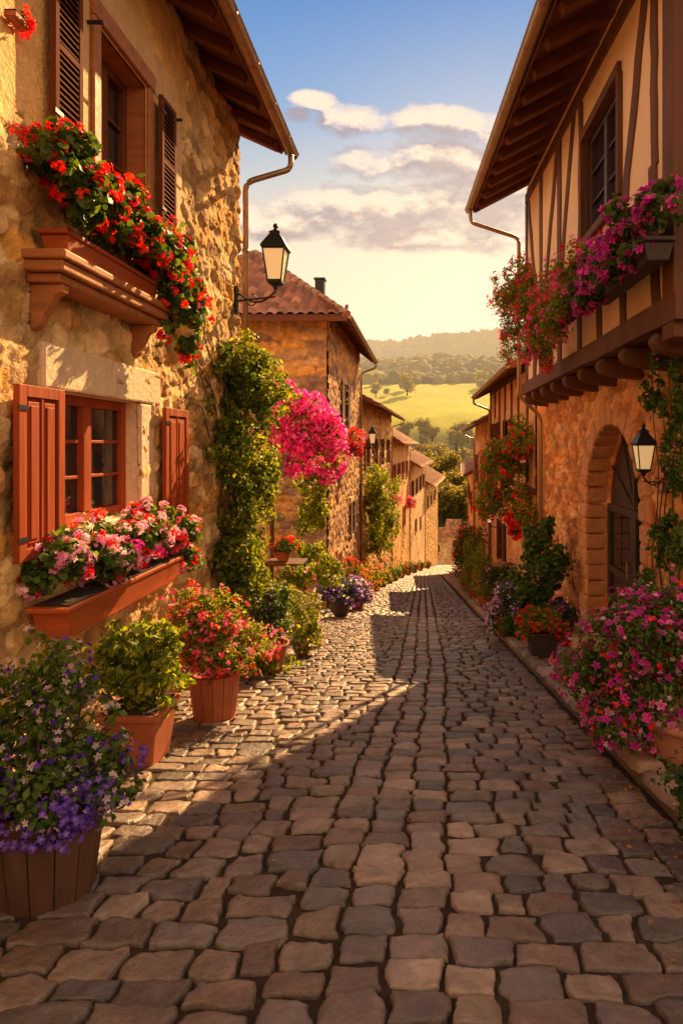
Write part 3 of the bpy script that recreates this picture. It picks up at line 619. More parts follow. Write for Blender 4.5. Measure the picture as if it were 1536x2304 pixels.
for i in range(15):
    t0 = math.pi*i/15+.012; t1 = math.pi*(i+1)/15-.012; ro = ar+.36+random.uniform(-.06, .06)
    b.prism([(ac+r*math.cos(t), zs+r*math.sin(t)) for r, t in ((ar, t0), (ro, t0), (ro, t1), (ar, t1))], -.07-random.uniform(0, .025), .3)
z = zd-.2; k = 0
while z < zs-.05:
    h = min(.27, zs-z-.01)
    for sd in (-1, 1):
        w = .24 if (k+sd) % 2 else .42; xa_, xb_ = sorted((ac+sd*ar, ac+sd*(ar+w))); b.box(xa_, xb_, -.06-random.uniform(0, .03), .3, z, z+h-.015)
    z += .27; k += 1
R.mb('door_arch', b, m_arch, bevel=.035)
b = MB(); pts = [(ac-ar, zd-.3), (ac+ar, zd-.3)]+[(ac+ar*math.cos(math.pi*i/16), zs+ar*math.sin(math.pi*i/16)) for i in range(17)]
b.prism(pts, .36, .42)
for xx in (ac-ar+.07, ac-.06, ac+.06, ac+ar-.07): b.box(xx-.055, xx+.055, .29, .345, zd, zs)
for zz in (zd+.1, zd+.85, zs-.05): b.box(ac-ar+.02, ac+ar-.02, .3, .346, zz-.06, zz+.06)
b.box(ac-.03, ac+.03, .3, .357, zs, zs+ar-.02)
for t in (.5, 1.05):
    for sd in (-1, 1): b.beam((ac, .33, zs), (ac+sd*math.sin(t)*ar, .33, zs+math.cos(t)*ar), .03, .03, (0, 1, 0))
dr = R.mb('door', b, m_frame_d, bevel=.006)
for xa1, xb1 in ((ac-ar+.13, ac-.12), (ac+.12, ac+ar-.13)):
    for i in range(2):
        for j in range(2):
            b = MB(); w = (xb1-xa1)/2; h = (zs-.11-(zd+.91))/2; b.box(xa1+i*w+.02, xa1+(i+1)*w-.02, .335, .3575, zd+.91+j*h+.02, zd+.91+(j+1)*h-.02); R.mb('pane', b, m_glass, dr)
b = MB(); b.tube([(ac-.1, .24, zd+.9), (ac-.1, .24, zd+1.15)], .014); b.tube([(ac-.1, .24, zd+.95), (ac-.1, .31, zd+.95)], .01); R.mb('handle', b, m_copper, dr)
b = MB(); b.box(ac-ar-.15, ac+ar+.15, -.45, .35, zd-.6, zd-.16); b.box(ac-ar-.02, ac+ar+.02, -.15, .36, zd-.159, zd); R.mb('doorstep', b, m_ash, bevel=.02)
d0 = -.47; up = MB(); zt = lambda s: 5.62-.075*s+.35
up.add([(0, d0, 1.2), (y1-y0, d0, 1.2), (y1-y0, d0, zt(8.7)), (0, d0, zt(0)), (0, 6, 1.2), (y1-y0, 6, 1.2), (y1-y0, 6, zt(8.7)), (0, 6, zt(0))], [(3, 0, 4, 7), (1, 2, 6, 5), (4, 5, 6, 7), (0, 1, 5, 4)])
w0, w1, wz0, wz1 = Rx(9.35), Rx(7.65), 3.05, 4.55
for (a, e) in ((0, w0), (w1, y1-y0)): up.add([(a, d0, 1.2), (e, d0, 1.2), (e, d0, zt(e)), (a, d0, zt(a))], [(0, 1, 2, 3)])
up.add([(w0, d0, 1.2), (w1, d0, 1.2), (w1, d0, wz0), (w0, d0, wz0)], [(0, 1, 2, 3)]); up.add([(w0, d0, wz1), (w1, d0, wz1), (w1, d0, zt(w1)), (w0, d0, zt(w0))], [(0, 1, 2, 3)])
R.mb('upper_wall', up, m_plaster)
R.window(w0, w1, wz0, wz1, d0+.08, m_frame_d, 2, 3, .08, False, m_darkwood, d0)
b = MB(); td = d0+.02
def stud(Ya, za, Yb, zb_, w=.26): b.beam((Rx(Ya), td, za), (Rx(Yb), td, zb_), w, .09+random.uniform(0, .01), (0, 1, 0), 7, .03)
b.beam((-.05, td-.06, 1.28), (y1-y0+.1, td-.06, 1.28), .16, .26, (0, 0, 1), 12, .01)
b.beam((-.05, td-.01, 5.72), (y1-y0, td-.01, 5.08), .1, .22, (0, 0, 1), 8, .006)
for Yy in (14.4, 12.7, 11.0): stud(Yy, 1.4, Yy+random.uniform(-.1, .1), 5.6-.05*(14.5-Yy))
stud(9.6, 1.4, 9.5, 5.2, .2)
for Yy in (13.5, 11.8, 8.5, 7.5, 6.45): stud(Yy, 1.4, Yy+random.uniform(-.12, .12), 2.95, .2)
stud(6.5, 2.9, 6.5, 4.9, .17); stud(7.45, 2.9, 6.75, 4.95, .2); stud(12.6, 2.4, 11.1, 5.45, .22); stud(13.0, 2.4, 14.2, 5.5, .22); stud(10.9, 2.9, 9.9, 5.35, .2); stud(13.4, 1.5, 12.8, 2.9, .2)
b.box(w0-.06, w1+.06, td-.08, td+.05, wz1, wz1+.14); b.box(w0-.06, w1+.06, td-.1, td+.05, wz0-.12, wz0-.002)
for xx in (w0-.05, w1+.05): b.box(xx-.05, xx+.05, td-.082, td+.05, wz0, wz1-.002)
b.box(Rx(6.06), Rx(5.78), td-.12, td+.2, 1.0, 5.3)
R.mb('timber_frame', b, m_timber, bevel=.012)
Yy = 6.3
while Yy < 14.5:
    s = Rx(Yy); b = MB(); b.xprism([(.05, 1.14), (-.42, 1.14), (-.56, 1.12), (-.60, 1.04), (-.55, .95), (-.42, .91), (-.25, .88), (.05, .86)], s-.1, s+.1); R.mb('joist_end', b, m_timber, bevel=.03); Yy += .98
b = MB(); b.box(-.02, y1-y0, d0, .2, 1.143, 1.196); R.mb('jetty_soffit', b, m_darkwood)
def E(Yw): t = (15-Yw)/7.9; return Vector((Rx(Yw), 1.2+.3*t-2.9, 5.62-.52*t))
ea, eb = E(14.85), E(4.5); U = Vector((0, 1, .52)).normalized(); Ed = (eb-ea)
V, Q, K = tileplane(tuple(ea+Vector((0, -.04, .05))), tuple(Ed.normalized()), tuple(U), Ed.length, 5.5, TIL, 31); rf = R.arr('roof', V, Q, K, m_tile)
b = MB(); up5 = U*5.4; b.add([ea, eb, eb+up5, ea+up5, ea+Vector((0, 0, .05)), eb+Vector((0, 0, .05)), eb+up5+Vector((0, 0, .05)), ea+up5+Vector((0, 0, .05))], [(0, 1, 2, 3), (4, 5, 6, 7), (0, 3, 7, 4), (0, 1, 5, 4)])
pk = ea+up5; pk2 = eb+up5; b.add([pk, pk2, pk2+Vector((0, 4.6, -2.4)), pk+Vector((0, 4.6, -2.4))], [(0, 1, 2, 3)])
R.mb('soffit', b, m_soffit, rf)
Yw = 5.0
while Yw < 14.8: p = E(Yw); b = MB(); b.beam(p+Vector((0, .08, -.06)), p+U*1.75+Vector((0, 0, -.10)), .16, .18, (0, 0, 1)); R.mb('rafter', b, m_soffit, rf, bevel=.02); Yw += .72
b = MB(); b.beam(ea+Vector((0, .01, 0)), eb+Vector((0, .01, 0)), .03, .16); b.beam(ea+Vector((.02, 0, 0)), ea+up5+Vector((.02, 0, 0)), .05, .2)
R.mb('fascia', b, m_soffit, rf, bevel=.01)
R.gutter(ea+Vector((-.05, -.1, .0)), eb+Vector((0, -.1, .0)), .085)
e = E(14.6); b = MB(); b.tube(smooth_path([e+Vector((0, -.1, -.06)), e+Vector((0, -.08, -.38)), (Rx(14.6), -.64, 4.85), (Rx(14.6), -.64, 1.15), (Rx(14.62), -.12, .65), (Rx(14.62), -.12, -4)]), .045, 10); R.mb('downpipe', b, m_copper, smooth=True)

# ---------------------------------------------------------------- lamps
def lantern(name, label, loc, wall, s=1.0):
    t = thing(name, label, 'lamp', loc)
    b = MB(); q = math.pi/4
    b.lathe([(.26*s, .52*s), (.27*s, .545*s), (.23*s, .60*s), (.13*s, .72*s), (.11*s, .74*s), (.115*s, .78*s), (.05*s, .81*s), (.03*s, .84*s), (.05*s, .86*s), (.045*s, .89*s), (.01*s, .92*s)], 4, rot=q); b.build('cap', m_iron, t, .006)
    b = MB(); b.lathe([(.13*s, .05*s), (.215*s, .515*s)], 4, rot=q); b.build('glass', m_lampglass, t)
    b = MB()
    for k in range(4):
        a = q+k*math.pi/2; b.tube([(.14*s*math.cos(a), .14*s*math.sin(a), .04*s), (.228*s*math.cos(a), .228*s*math.sin(a), .52*s)], .012*s, 6)
        a2 = a+math.pi/2
        for r, z in ((.14, .05), (.225, .51)): b.tube([(r*s*math.cos(a), r*s*math.sin(a), z*s), (r*s*math.cos(a2), r*s*math.sin(a2), z*s)], .012*s, 6)
    b.lathe([(.03*s, -.08*s), (.06*s, -.02*s), (.15*s, .02*s), (.15*s, .045*s)], 4, rot=q); b.build('cage', m_iron, t)
    b = MB(); w = Vector(wall)-Vector(loc); pts = [Vector((0, 0, -.07*s))]
    for i in range(9): a = i/8; pts.append(Vector((w.x*a*.9, w.y*a*.9, -.1*s-.16*s*math.sin(a*math.pi)*.9)))
    pts.append(Vector((w.x, w.y, -.1*s))); b.tube(pts, .016*s, 6); b.tube([(0, 0, -.18*s), (w.x, w.y, -.20*s)], .014*s, 6)
    b.tube([Vector((w.x*.6, w.y*.6, -.2*s))+Vector((w.x*.12*math.cos(a), w.y*.12*math.cos(a), -.09*s*math.sin(a)-.0)) for a in [i*.6 for i in range(9)]], .01*s, 5)
    b.box(w.x-.02, w.x+.02, w.y-.05, w.y+.05, -.4*s, 0.02); b.build('wall_bracket', m_iron, t)
    return t
lx = P(620, 640, 9.3); lantern('street_lamp', 'black iron wall lantern with cream glass at the corner of the large stone house', lx, (-2.84, 9.5, 0), 1.0)
lantern('wall_lamp', 'white glass wall lantern beside the arched door', P(1447, 1062, 7.3), (2.86, 7.3, 0), .62)
lantern('wall_lamp', 'small lantern hanging among leaves before the orange plastered house', P(1100, 1178, 19.5), (2.8, 19.5, 0), .6)
lantern('wall_lamp', 'small lantern on the hipped house wall by the pink flower box', P(838, 1000, 23.5), (-2.84, 23.5, 0), .8)

# ---------------------------------------------------------------- flower boxes
def trough(t, l, h, w, mat):
    b = MB(); b.frustum(0, 0, 0, h-.04, w*.7, l*.95, w*.95, l*.98); b.frustum(0, 0, h-.039, h, w*1.04, l*1.02, w*1.06, l*1.025); b.build('box', mat, t, .01)
    s = MB(); s.frustum(0, 0, h+.001, h+.012, w*.9, l*.96, w*.9, l*.96); s.build('soil', m_soil, t)
def fbox(label, loc, l, h, w, mat, blobs, n, size, lm, fl, group=None, T=RND, k=14):
    t = thing('flower_box', label, 'flower box', loc, 0, group); trough(t, l, h, w, mat); foliage(t, blobs, n, size, lm, T=T, k=k)
    for f in fl: blossoms(t, f[5] if len(f) > 5 and f[5] else blobs, f[0], f[1], f[2], f[3], f[4], hr=f[2]*1.2, k=k)
    return t
def pillar(x, y0, y1, z0, z1, r, n): return [(x+random.uniform(-.06, .06), y0+(y1-y0)*i/(n-1), z0+(z1-z0)*i/(n-1), r*random.uniform(.85, 1.15), r*random.uniform(.9, 1.2), r*random.uniform(.8, 1.1)) for i in range(n)]
bl = pillar(.12, -.85, .95, .66, .5, .3, 6)+[(.2, .95, .1, .22, .3, .35), (.2, 1.3, -.1, .22, .28, .4), (.15, 1.2, .3, .28, .3, .3), (.25, -.8, .4, .2, .25, .22)]
fbox('wooden window box of red geraniums on the shelf under the upper shuttered window', (-2.73, 5.4, 1.402), 1.6, .2, .22, m_redwood_h, bl, 6500, .07, m_green, [(290, 10, .044, RED, None), (50, 3, .04, PINK, None)])
bl = pillar(.0, -.85, 1.0, .52, .5, .25, 7)+[(.05, 1.25, .3, .2, .22, .28)]
fbox('long red wooden box of pink and red geraniums under the ground floor window', (-2.6, 5.35, -1.38), 2.05, .24, .28, m_redwood_h, bl, 5500, .06, m_green, [(270, 9, .042, [(.85, .42, .66), (.92, .62, .78), (.8, .3, .6)], None), (90, 10, .045, RED, None), (90, 8, .042, MAG+PINK, None, bl[3:])])
t = thing('flower_basket', 'small clump of red flowers at the top left edge of the picture', 'flowers', (-2.8, 4.3, 2.9)); trough(t, .16, .05, .08, m_terra); foliage(t, [(0, 0, .06, .08, .1, .05)], 50, .04, m_green); blossoms(t, [(0, 0.03, .06, .07, .1, .045)], 10, 6, .04, RED, None)
bl = pillar(-.02, -.95, .95, .45, .42, .3, 5)+[(-.18, .0, .15, .22, .5, .25), (-.18, .7, .12, .22, .4, .25), (-.15, -.7, .2, .2, .35, .2)]
fbox('dark window box of magenta petunias under the half-timbered window', (2.12, 6.5, 1.66), 1.9, .2, .28, m_pot, bl, 5200, .062, m_green, [(850, 1, .09, MAG, (.35, .0, .2))])
bl = pillar(-.02, -.9, 1.1, .55, .5, .33, 6)+[(-.2, -.5, .15, .25, .4, .3), (-.18, .2, .1, .28, .4, .4), (-.18, .8, .05, .3, .4, .6), (-.15, 1.4, .05, .34, .45, .7), (-.1, 1.9, .3, .3, .4, .6), (-.1, 2.2, .7, .28, .35, .45)]
fbox('dark window box of trailing red and pink flowers left of the petunia box', (2.05, 8.7, 1.75), 1.7, .2, .28, m_pot, bl, 9500, .058, m_lime, [(420, 6, .042, RED+PINK, None), (320, 5, .045, PINK, None)], T=LEAF)
bl = [(0, 0, .2, .4, .4, .35), (-.15, .3, -.25, .36, .4, .5), (-.1, -.2, -.1, .32, .35, .4), (0, .5, .5, .3, .3, .4), (-.15, .6, -.8, .28, .3, .4), (-.3, .2, .1, .3, .3, .4), (.05, -.6, -.3, .3, .5, .4)]
fbox('trailing basket of small red flowers at the far end of the half-timbered wall', (1.85, 11.4, 2.75), .7, .2, .26, m_pot, bl, 7000, .055, m_lime, [(380, 5, .045, RED+PINK, None)], T=LEAF)
bl = [(0, 0, 0, .7, .5, .6), (-.5, 0, .55, .55, .4, .5), (.35, -.1, -.35, .6, .4, .6), (.65, 0, -.7, .42, .4, .5), (-.6, 0, -.2, .5, .4, .5), (.2, 0, .4, .45, .4, .4), (-.2, 0, -.7, .5, .4, .45)]
t = thing('hanging_planter', 'grey trough with a mass of magenta bougainvillea beyond the lamp', 'flower box', (-2.78, 14.3, .4)); foliage(t, bl, 4500, .09, m_lime); blossoms(t, bl, 1700, 3, .09, MAG+[(.9, .2, .62)], None, hr=.1, simple=True)
b = MB(); b.frustum(-.7, .1, -1.15, -.65, .6, .45, .85, .6); b.frustum(-.7, .1, -.649, -.58, .95, .7, .95, .7); b.build('box', m_white, t, .02)
b = MB(); b.tube([(-.7, .1, -1.15), (-.7, .1, g(14)-.4)], .05, 8); b.tube([(-.5, .1, -.6), (-.1, 0, 0), (.4, 0, .2)], .03, 6, .01); b.build('stem', m_bark, t)
bl = [(0, 0, 0, .5, .4, .55), (.1, 0, -.8, .5, .4, .6), (0, 0, -1.6, .45, .4, .6), (.2, 0, .5, .4, .3, .3), (.4, .2, -2.2, .4, .4, .5)]
plant('climbing_plant', 'green climber hanging under the magenta bougainvillea', 'climber', (-2.75, 15.4, -1.0), bl, 4600, .1, m_lime)
def small_box(label, u, v, Yy, x, n, cols, size=.5, grp=None):
    p = P(u, v, Yy); t = thing('flower_box', label, 'flower box', (x, Yy, p[2]), 0, grp); trough(t, size*1.8, .2, .25, m_terra)
    bl = [(0, k*size*.5, .25, size*.55, size*.6, size*.5) for k in (-1, 0, 1)]+[(0, 0, -.1, size*.4, size*.8, size*.4)]; foliage(t, bl, 1000, .1, m_green); blossoms(t, bl, 240, 3, .1, cols, None, hr=.1, simple=True)
small_box('window box of pink and red flowers on the hipped house', 800, 1005, 22.5, -2.5, 1, PINK+RED, .75)
small_box('nearer of two pink flower boxes on the ochre plastered row house', 915, 1130, 46, -2.1, 1, PINK, .95)
small_box('farther of two pink flower boxes on the ochre plastered row house', 950, 1135, 56, -1.05, 1, PINK, .95)
small_box('red flower box on the stone row house above its doorway', 838, 1092, 31, -2.4, 1, RED, .5)
small_box('small red flower box among leaves on the orange plastered house', 1158, 1190, 17.5, 2.6, 1, RED, .35)

# ---------------------------------------------------------------- climbers
bl = []
for i in range(15):
    k = i/14; z = 1.6-k*4.7; w = .42+.16*math.sin(i*1.9); bl.append((-.12+.16*math.sin(i*2.3)+.18*k, .0+.3*math.sin(i*1.3), z, w, .5, .38))
bl += [(.15, .2, 1.45, .44, .5, .42), (.42, 0, .95, .42, .4, .38), (-.4, -.5, 1.2, .3, .4, .4), (.3, .3, -2.2, .45, .4, .5), (.35, -.6, -2.75, .5, .4, .45), (.35, 0, 0, .34, .4, .35), (.1, -.3, -1.2, .4, .4, .45), (.5, -.2, -1.9, .3, .3, .35), (-.5, -.7, .4, .22, .35, .5), (.75, 0, -3.1, .35, .35, .35)]
t = plant('ivy', 'tall leafy ivy climbing the far corner of the large stone house', 'climber', (-2.6, 9.0, g(9)), [(a, b2, z_-g(9)-.35, r, s_, h_) for a, b2, z_, r, s_, h_ in bl], 19000, .075, m_lime, k=18, T=LEAF, sub=.36)
foliage(t, [(a-.1, b2+.1, z_-g(9)-.45, r*.75, s_, h_) for a, b2, z_, r, s_, h_ in bl], 4500, .09, m_green, T=RND)
b = MB()
for k in range(4): b.tube([(-.2+.08*math.sin(j*1.3+k), .1*k-.2+.1*math.sin(j+k), j*.55) for j in range(9)], .03, 6, .01)
for k in range(10):
    a = random.uniform(-1.4, -.3); b.tube([(-.27, a*.3, 3.0+k*.15), (-.25, a*.7, 3.4+k*.14+random.uniform(-.2, .3)), (-.24, a*1.2, 3.5+k*.16+random.uniform(-.3, .5))], .01, 5, .003)
b.build('stem', m_bark, t)
bl = [(0, i*.4-1, -1.0-i*.6, .6, 1.2, .9) for i in range(6)]+[(.45, 0, -1.5, .7, 1, 1), (.4, 0, -3, .8, 1, 1.1), (.2, -.5, -4, .7, 1, .8)]
plant('climbing_plant', 'bushy green climber on the stone row house beyond the hipped house', 'climber', (-2.2, 30, -.7), bl, 10000, .12, m_lime, sub=.36, k=16)
bl = [(0, 0, 0, .6, .8, .6), (-.4, -.5, -.5, .6, .8, .6), (.3, 0, -.9, .6, .7, .6), (-.3, .3, -1.4, .6, .7, .6), (.3, -.6, .3, .5, .7, .5), (.35, -.8, -1.6, .4, .5, .5)]
plant('climbing_rose', 'bush of red roses climbing beside the downpipe of the half-timbered house', 'climber', (2.25, 16.6, -.1), bl, 10000, .085, m_lime, [(220, 4, .07, RED, None, None, True)])
bl = [(0, 0, 0, .5, .55, .6), (.15, .2, .8, .38, .4, .5), (-.2, -.3, -.6, .55, .55, .6), (.2, -.5, .4, .35, .4, .4)]
plant('rose_bush', 'tall dark green bush against the stone wall left of the arched door', 'shrub', (2.15, 11.8, g(11.8)+1.1), bl, 6000, .08, m_green, [(10, 4, .05, PINK, None)], T=RND, sub=.36, k=18)
bl = [(0, 0, 1.0, .16, .45, .3), (-.05, -.4, .7, .14, .4, .3), (0, .1, .35, .12, .3, .25), (0, -.55, .2, .14, .3, .35), (0, -.6, -.4, .14, .35, .4), (-.05, -.6, -1.2, .2, .4, .4), (-.1, -.3, -2.0, .25, .5, .4), (-.15, .0, -2.5, .3, .5, .35), (-.2, -.5, -2.6, .3, .4, .4), (0, .45, 1.15, .12, .3, .2)]
t = plant('climbing_plant', 'leafy creeper around the wall lantern at the right edge', 'climber', (2.68, 7.15, .25), bl, 4200, .085, m_green, [(26, 3, .045, PINK, None)], T=LEAF, k=22, sub=.34)
b = MB()
for k in range(5): b.tube([(.07, -.6+.2*k+.12*math.sin(j*1.5+k), -3+j*.5) for j in range(9)], .013, 5, .004)
b.build('stem', m_bark, t)

# ---------------------------------------------------------------- potted plants, left
def gp(u, v): Yy = 2240/(v-1250); return ((u-950)*Yy/1400, Yy, g(Yy))
x, Yy, z = -1.78, 2.95, g(2.95)
plant('potted_plant', 'wooden barrel of violet and white flowers in the bottom left corner', 'potted plant', (x, Yy, z),
      [(0, 0, .78, .3, .3, .28), (.18, -.05, .7, .25, .25, .22), (-.25, 0, .85, .25, .25, .28), (.05, -.15, .58, .32, .2, .16), (.28, 0, .52, .16, .2, .16), (.0, .0, 1.05, .22, .2, .2)], 4600, .042, m_green,
      [(520, 1, .032, LIL, (.5, .4, .1)), (200, 1, .032, PUR, None), (1500, 1, .034, PUR, (.35, .25, .55), [(0, -.2, .5, .32, .16, .17), (.25, -.05, .52, .18, .2, .15), (-.25, -.15, .52, .2, .2, .16)])], (pot_barrel, .52, .48, m_barrel), k=20, stems=True)
x, Yy, z = gp(315, 1712)
plant('potted_plant', 'square terracotta pot of leafy green basil-like shrub', 'potted plant', (x, Yy, z), [(0, 0, .72, .34, .32, .3), (.12, 0, .58, .3, .3, .2), (-.15, .05, .85, .25, .25, .25), (.1, -.05, .9, .25, .25, .22), (.2, 0, 1.0, .14, .14, .14), (-.25, -.1, .65, .2, .2, .16)], 3400, .065, m_lime, (), (pot_square, .44, .44, m_terra), k=20, stems=True, sub=.34)
x, Yy, z = gp(480, 1622)
plant('potted_plant', 'slatted wooden pot with large ball of pink red flowers', 'potted plant', (x-.02, Yy+.1, z), [(0, 0, .82, .46, .42, .4), (.2, 0, .65, .38, .38, .3), (-.2, 0, .9, .38, .38, .33), (0, -.05, 1.0, .3, .3, .25)], 9000, .045, m_lime, [(480, 3, .036, PINK+[(.9, .12, .14)], None), (60, 3, .042, RED, None)], (pot_barrel, .5, .45, m_terra), k=20)
x, Yy, z = gp(610, 1515)
plant('potted_plant', 'round terracotta pot with dark bush and small violet flowers', 'potted plant', (x, Yy, z), [(0, 0, .72, .32, .32, .3), (.05, 0, .95, .25, .25, .25)], 2600, .055, m_green, [(120, 1, .04, LIL, None)], (pot_round, .44, .42, m_terra), k=14)
x, Yy, z = gp(675, 1478)
plant('flower_bush', 'round bush of pale violet flowers beyond the terracotta pots', 'potted plant', (x, Yy+.15, z), [(0, 0, .5, .36, .36, .42), (.08, 0, .28, .36, .36, .28), (-.05, 0, .8, .28, .28, .28)], 5200, .045, m_lime, [(420, 1, .04, LIL+ORG[1:2], None)], (pot_round, .34, .2, m_terra), k=18)
t = thing('plant_stand', 'dark wooden plant stand against the wall beyond the ivy', 'table', (-2.7, 12.2, g(12.2)))
b = MB(); b.box(-.35, .4, -.3, .3, 1.45, 1.5); b.build('tabletop', m_darkwood, t, .008)
for sx in (-.3, .36):
    for sy in (-.24, .24): b = MB(); b.box(sx-.03, sx+.03, sy-.03, sy+.03, 0, 1.449); b.build('leg', m_darkwood, t)
plant('potted_plant', 'bright red and orange flowers in a pot on the plant stand', 'potted plant', (-2.7, 12.1, g(12.2)+1.501), [(0, 0, .28, .28, .25, .2)], 500, .07, m_green, [(50, 6, .045, ORG+RED, None)], (pot_round, .26, .2, m_terra))
plant('shrub', 'leafy lime green shrub in front of the plant stand legs', 'shrub', (-2.35, 11.6, g(11.6)), [(0, 0, .55, .5, .4, .5), (-.1, .1, 1.0, .45, .3, .4), (.1, 0, 1.25, .25, .25, .2)], 4200, .075, m_lime, [(60, 3, .05, PINK, None, None, True)])
def row_pot(label, x, Yy, r, cols, lm, pm=m_terra, name='potted_plant', grp=None, n=1500, fn=160, tall=1.0, ph=.35):
    fl = [(fn, 2, .065 if Yy < 25 else .1, cols, None, None, True)] if cols else []
    return plant(name, label, 'potted plant', (x, Yy, g(Yy)+(.1 if x-c(Yy) > 1.45 else 0)), [(0, 0, ph+r*.5*tall, r, r, r*.8*tall), (r*.3, 0, ph+r*.2, r*.8, r*.8, r*.5), (-r*.2, 0, ph+r*.9*tall, r*.7, r*.7, r*.5*tall)], n, .06 if Yy < 25 else .1, lm, fl, (pot_round, r*1.1, ph, pm), grp)
row_pot('dark pot of violet purple flowers at the corner of the hipped house', -2.15, 16.4, .48, PUR+LIL, m_deep, m_pot, n=3000, fn=420, ph=.45)
row_pot('purple flowering bush just beyond the dark violet pot', -1.95, 18.6, .45, LIL+PUR, m_green, n=2500, fn=300)
row_pot('large bush of red flowers along the hipped house wall', -2.35, 20.2, .6, RED, m_green, n=3000, fn=200, tall=1.5)
row_pot('red and pink flowering bush between red and orange bushes on the left', -2.25, 23, .48, RED+PINK, m_lime, n=2200, fn=130, tall=1.3)
row_pot('orange and yellow flowering bush in a terracotta pot on the left', -2.2, 26, .48, ORG, m_lime, n=2200, fn=110, tall=1.3)
names = ['first', 'second', 'third', 'fourth', 'fifth', 'sixth', 'seventh', 'eighth', 'ninth']
for i, (yy, cl, lm) in enumerate([(28.5, None, m_lime), (32, PINK, m_lime), (36, None, m_green), (40, None, m_lime), (45, RED, m_green), (51, None, m_deep), (58, RED, m_green), (66, None, m_deep), (77, RED, m_green)]):
    row_pot('%s small terracotta pot in the far left row, counted from the orange bush' % names[i], -2.2+c(yy), yy, .5, cl, lm, grp='small pots along the far left wall', n=900, fn=40, tall=1.1)
plant('shrub', 'green shrub against the base of the hipped house corner', 'shrub', (-2.6, 17.8, g(17.8)), [(0, 0, .6, .4, .5, .6), (0, .4, .9, .35, .4, .5)], 2200, .08, m_deep, stems=True)

# right side
plant('potted_plant', 'wide terracotta pot overflowing with magenta and pink petunias on the right', 'potted plant', (1.93, 4.6, g(4.75)+.1),
      [(-.1, .1, .72, .48, .48, .36), (-.42, .35, .6, .38, .42, .36), (.15, 0, .8, .4, .4, .36), (-.3, .1, .42, .36, .36, .26), (-.55, .55, .38, .3, .34, .3), (.05, .2, 1.0, .36, .36, .24), (-.5, .0, .25, .2, .25, .22), (-.25, .3, .95, .35, .35, .25)], 11000, .045, m_green,
      [(900, 1, .064, MAG+PINK[1:2], (.4, 0, .25)), (420, 1, .038, [(.9, .6, .75), (.85, .4, .6)], (.5, .4, .2)), (150, 3, .036, RED, None)], (pot_round, .62, .36, m_terra2), k=20)
plant('potted_plant', 'leafy green plant with tiny white flowers in the bottom right corner', 'potted plant', (1.62, 3.35, g(3.35)+.1), [(0, 0, .3, .3, .3, .26), (-.08, -.15, .15, .25, .25, .2), (.1, .1, .5, .25, .25, .2)], 3000, .05, m_deep, [(90, 1, .024, [(.75, .7, .65)], (.7, .5, .1))], (pot_round, .3, .2, m_pot), k=16)
x, Yy = 1.78, 9.3
plant('potted_plant', 'square dark pot of orange red flowers on the pavement edge', 'potted plant', (x, Yy, g(Yy)+.1), [(0, 0, .5, .4, .36, .2), (.22, 0, .48, .25, .25, .18), (-.22, 0, .46, .25, .25, .18)], 2800, .055, m_lime, [(100, 6, .042, ORG[2:]+RED, None)], (pot_square, .44, .4, m_pot), k=16)
plant('potted_plant', 'terracotta pot of trailing lilac flowers below the dark green bush', 'potted plant', (1.55, 11.6, g(11.6)+.1), [(0, 0, .55, .36, .36, .32), (-.12, 0, .3, .3, .3, .25), (.05, 0, .8, .28, .28, .2)], 3200, .055, m_green, [(600, 1, .055, LIL+[(.75, .25, .7)], None)], (pot_round, .36, .4, m_terra), k=16)
plant('potted_plant', 'dark violet flowering plant at the foot of the dark green bush', 'potted plant', (2.35, 10.4, g(10.4)+.1), [(0, 0, .5, .35, .35, .3)], 1800, .06, m_deep, [(120, 1, .05, MAG, None)], (pot_round, .34, .35, m_terra), k=16)
row_pot('tall green shrub in a pot along the orange plastered house', 1.9, 18.5, .52, None, m_lime, tall=2.0, n=4200)
row_pot('dark green shrub with pink dots nearest the lilac pot', 2.0, 15.4, .5, PINK, m_deep, tall=1.5, n=3500, fn=40)
row_pot('dense green bush second along the far right row', 1.95, 22.5, .62, None, m_lime, tall=2.4, n=4200)
row_pot('large dark bush with red flowers along the peach house', 2.1, 27, .8, RED, m_green, tall=2.6, n=4500, fn=160)
row_pot('tall shrub beneath the low cream house', 2.6, 35, .9, RED, m_green, tall=2.6, n=3600, fn=90)
row_pot('farthest green bush on the right side of the street', 3.6, 47, 1.0, None, m_lime, tall=2.2, n=2500)
rg = np.random.RandomState(4); pts = []
for i in range(1500):
    yy = rg.uniform(2.3, 13)
    xx = (-2.75+abs(rg.normal())*.35) if rg.rand() < .55 else (1.46-abs(rg.normal())*.2)
    pts.append((xx, yy, g(yy)+.022))
pts = np.array(pts); V, Fc, _ = scatter(LEAF, pts, np.tile((0, 0, 1.), (len(pts), 1))+rg.normal(size=(len(pts), 3))*.25, rg.uniform(.015, .04, len(pts)), rg)
fo = link('fallen_leaves', mesh_np('fallen_leaves', V, Fc), m_dry, kind='stuff'); fo['label'] = 'dry fallen leaves and petals scattered along both edges of the cobbles'; fo['category'] = 'leaves'

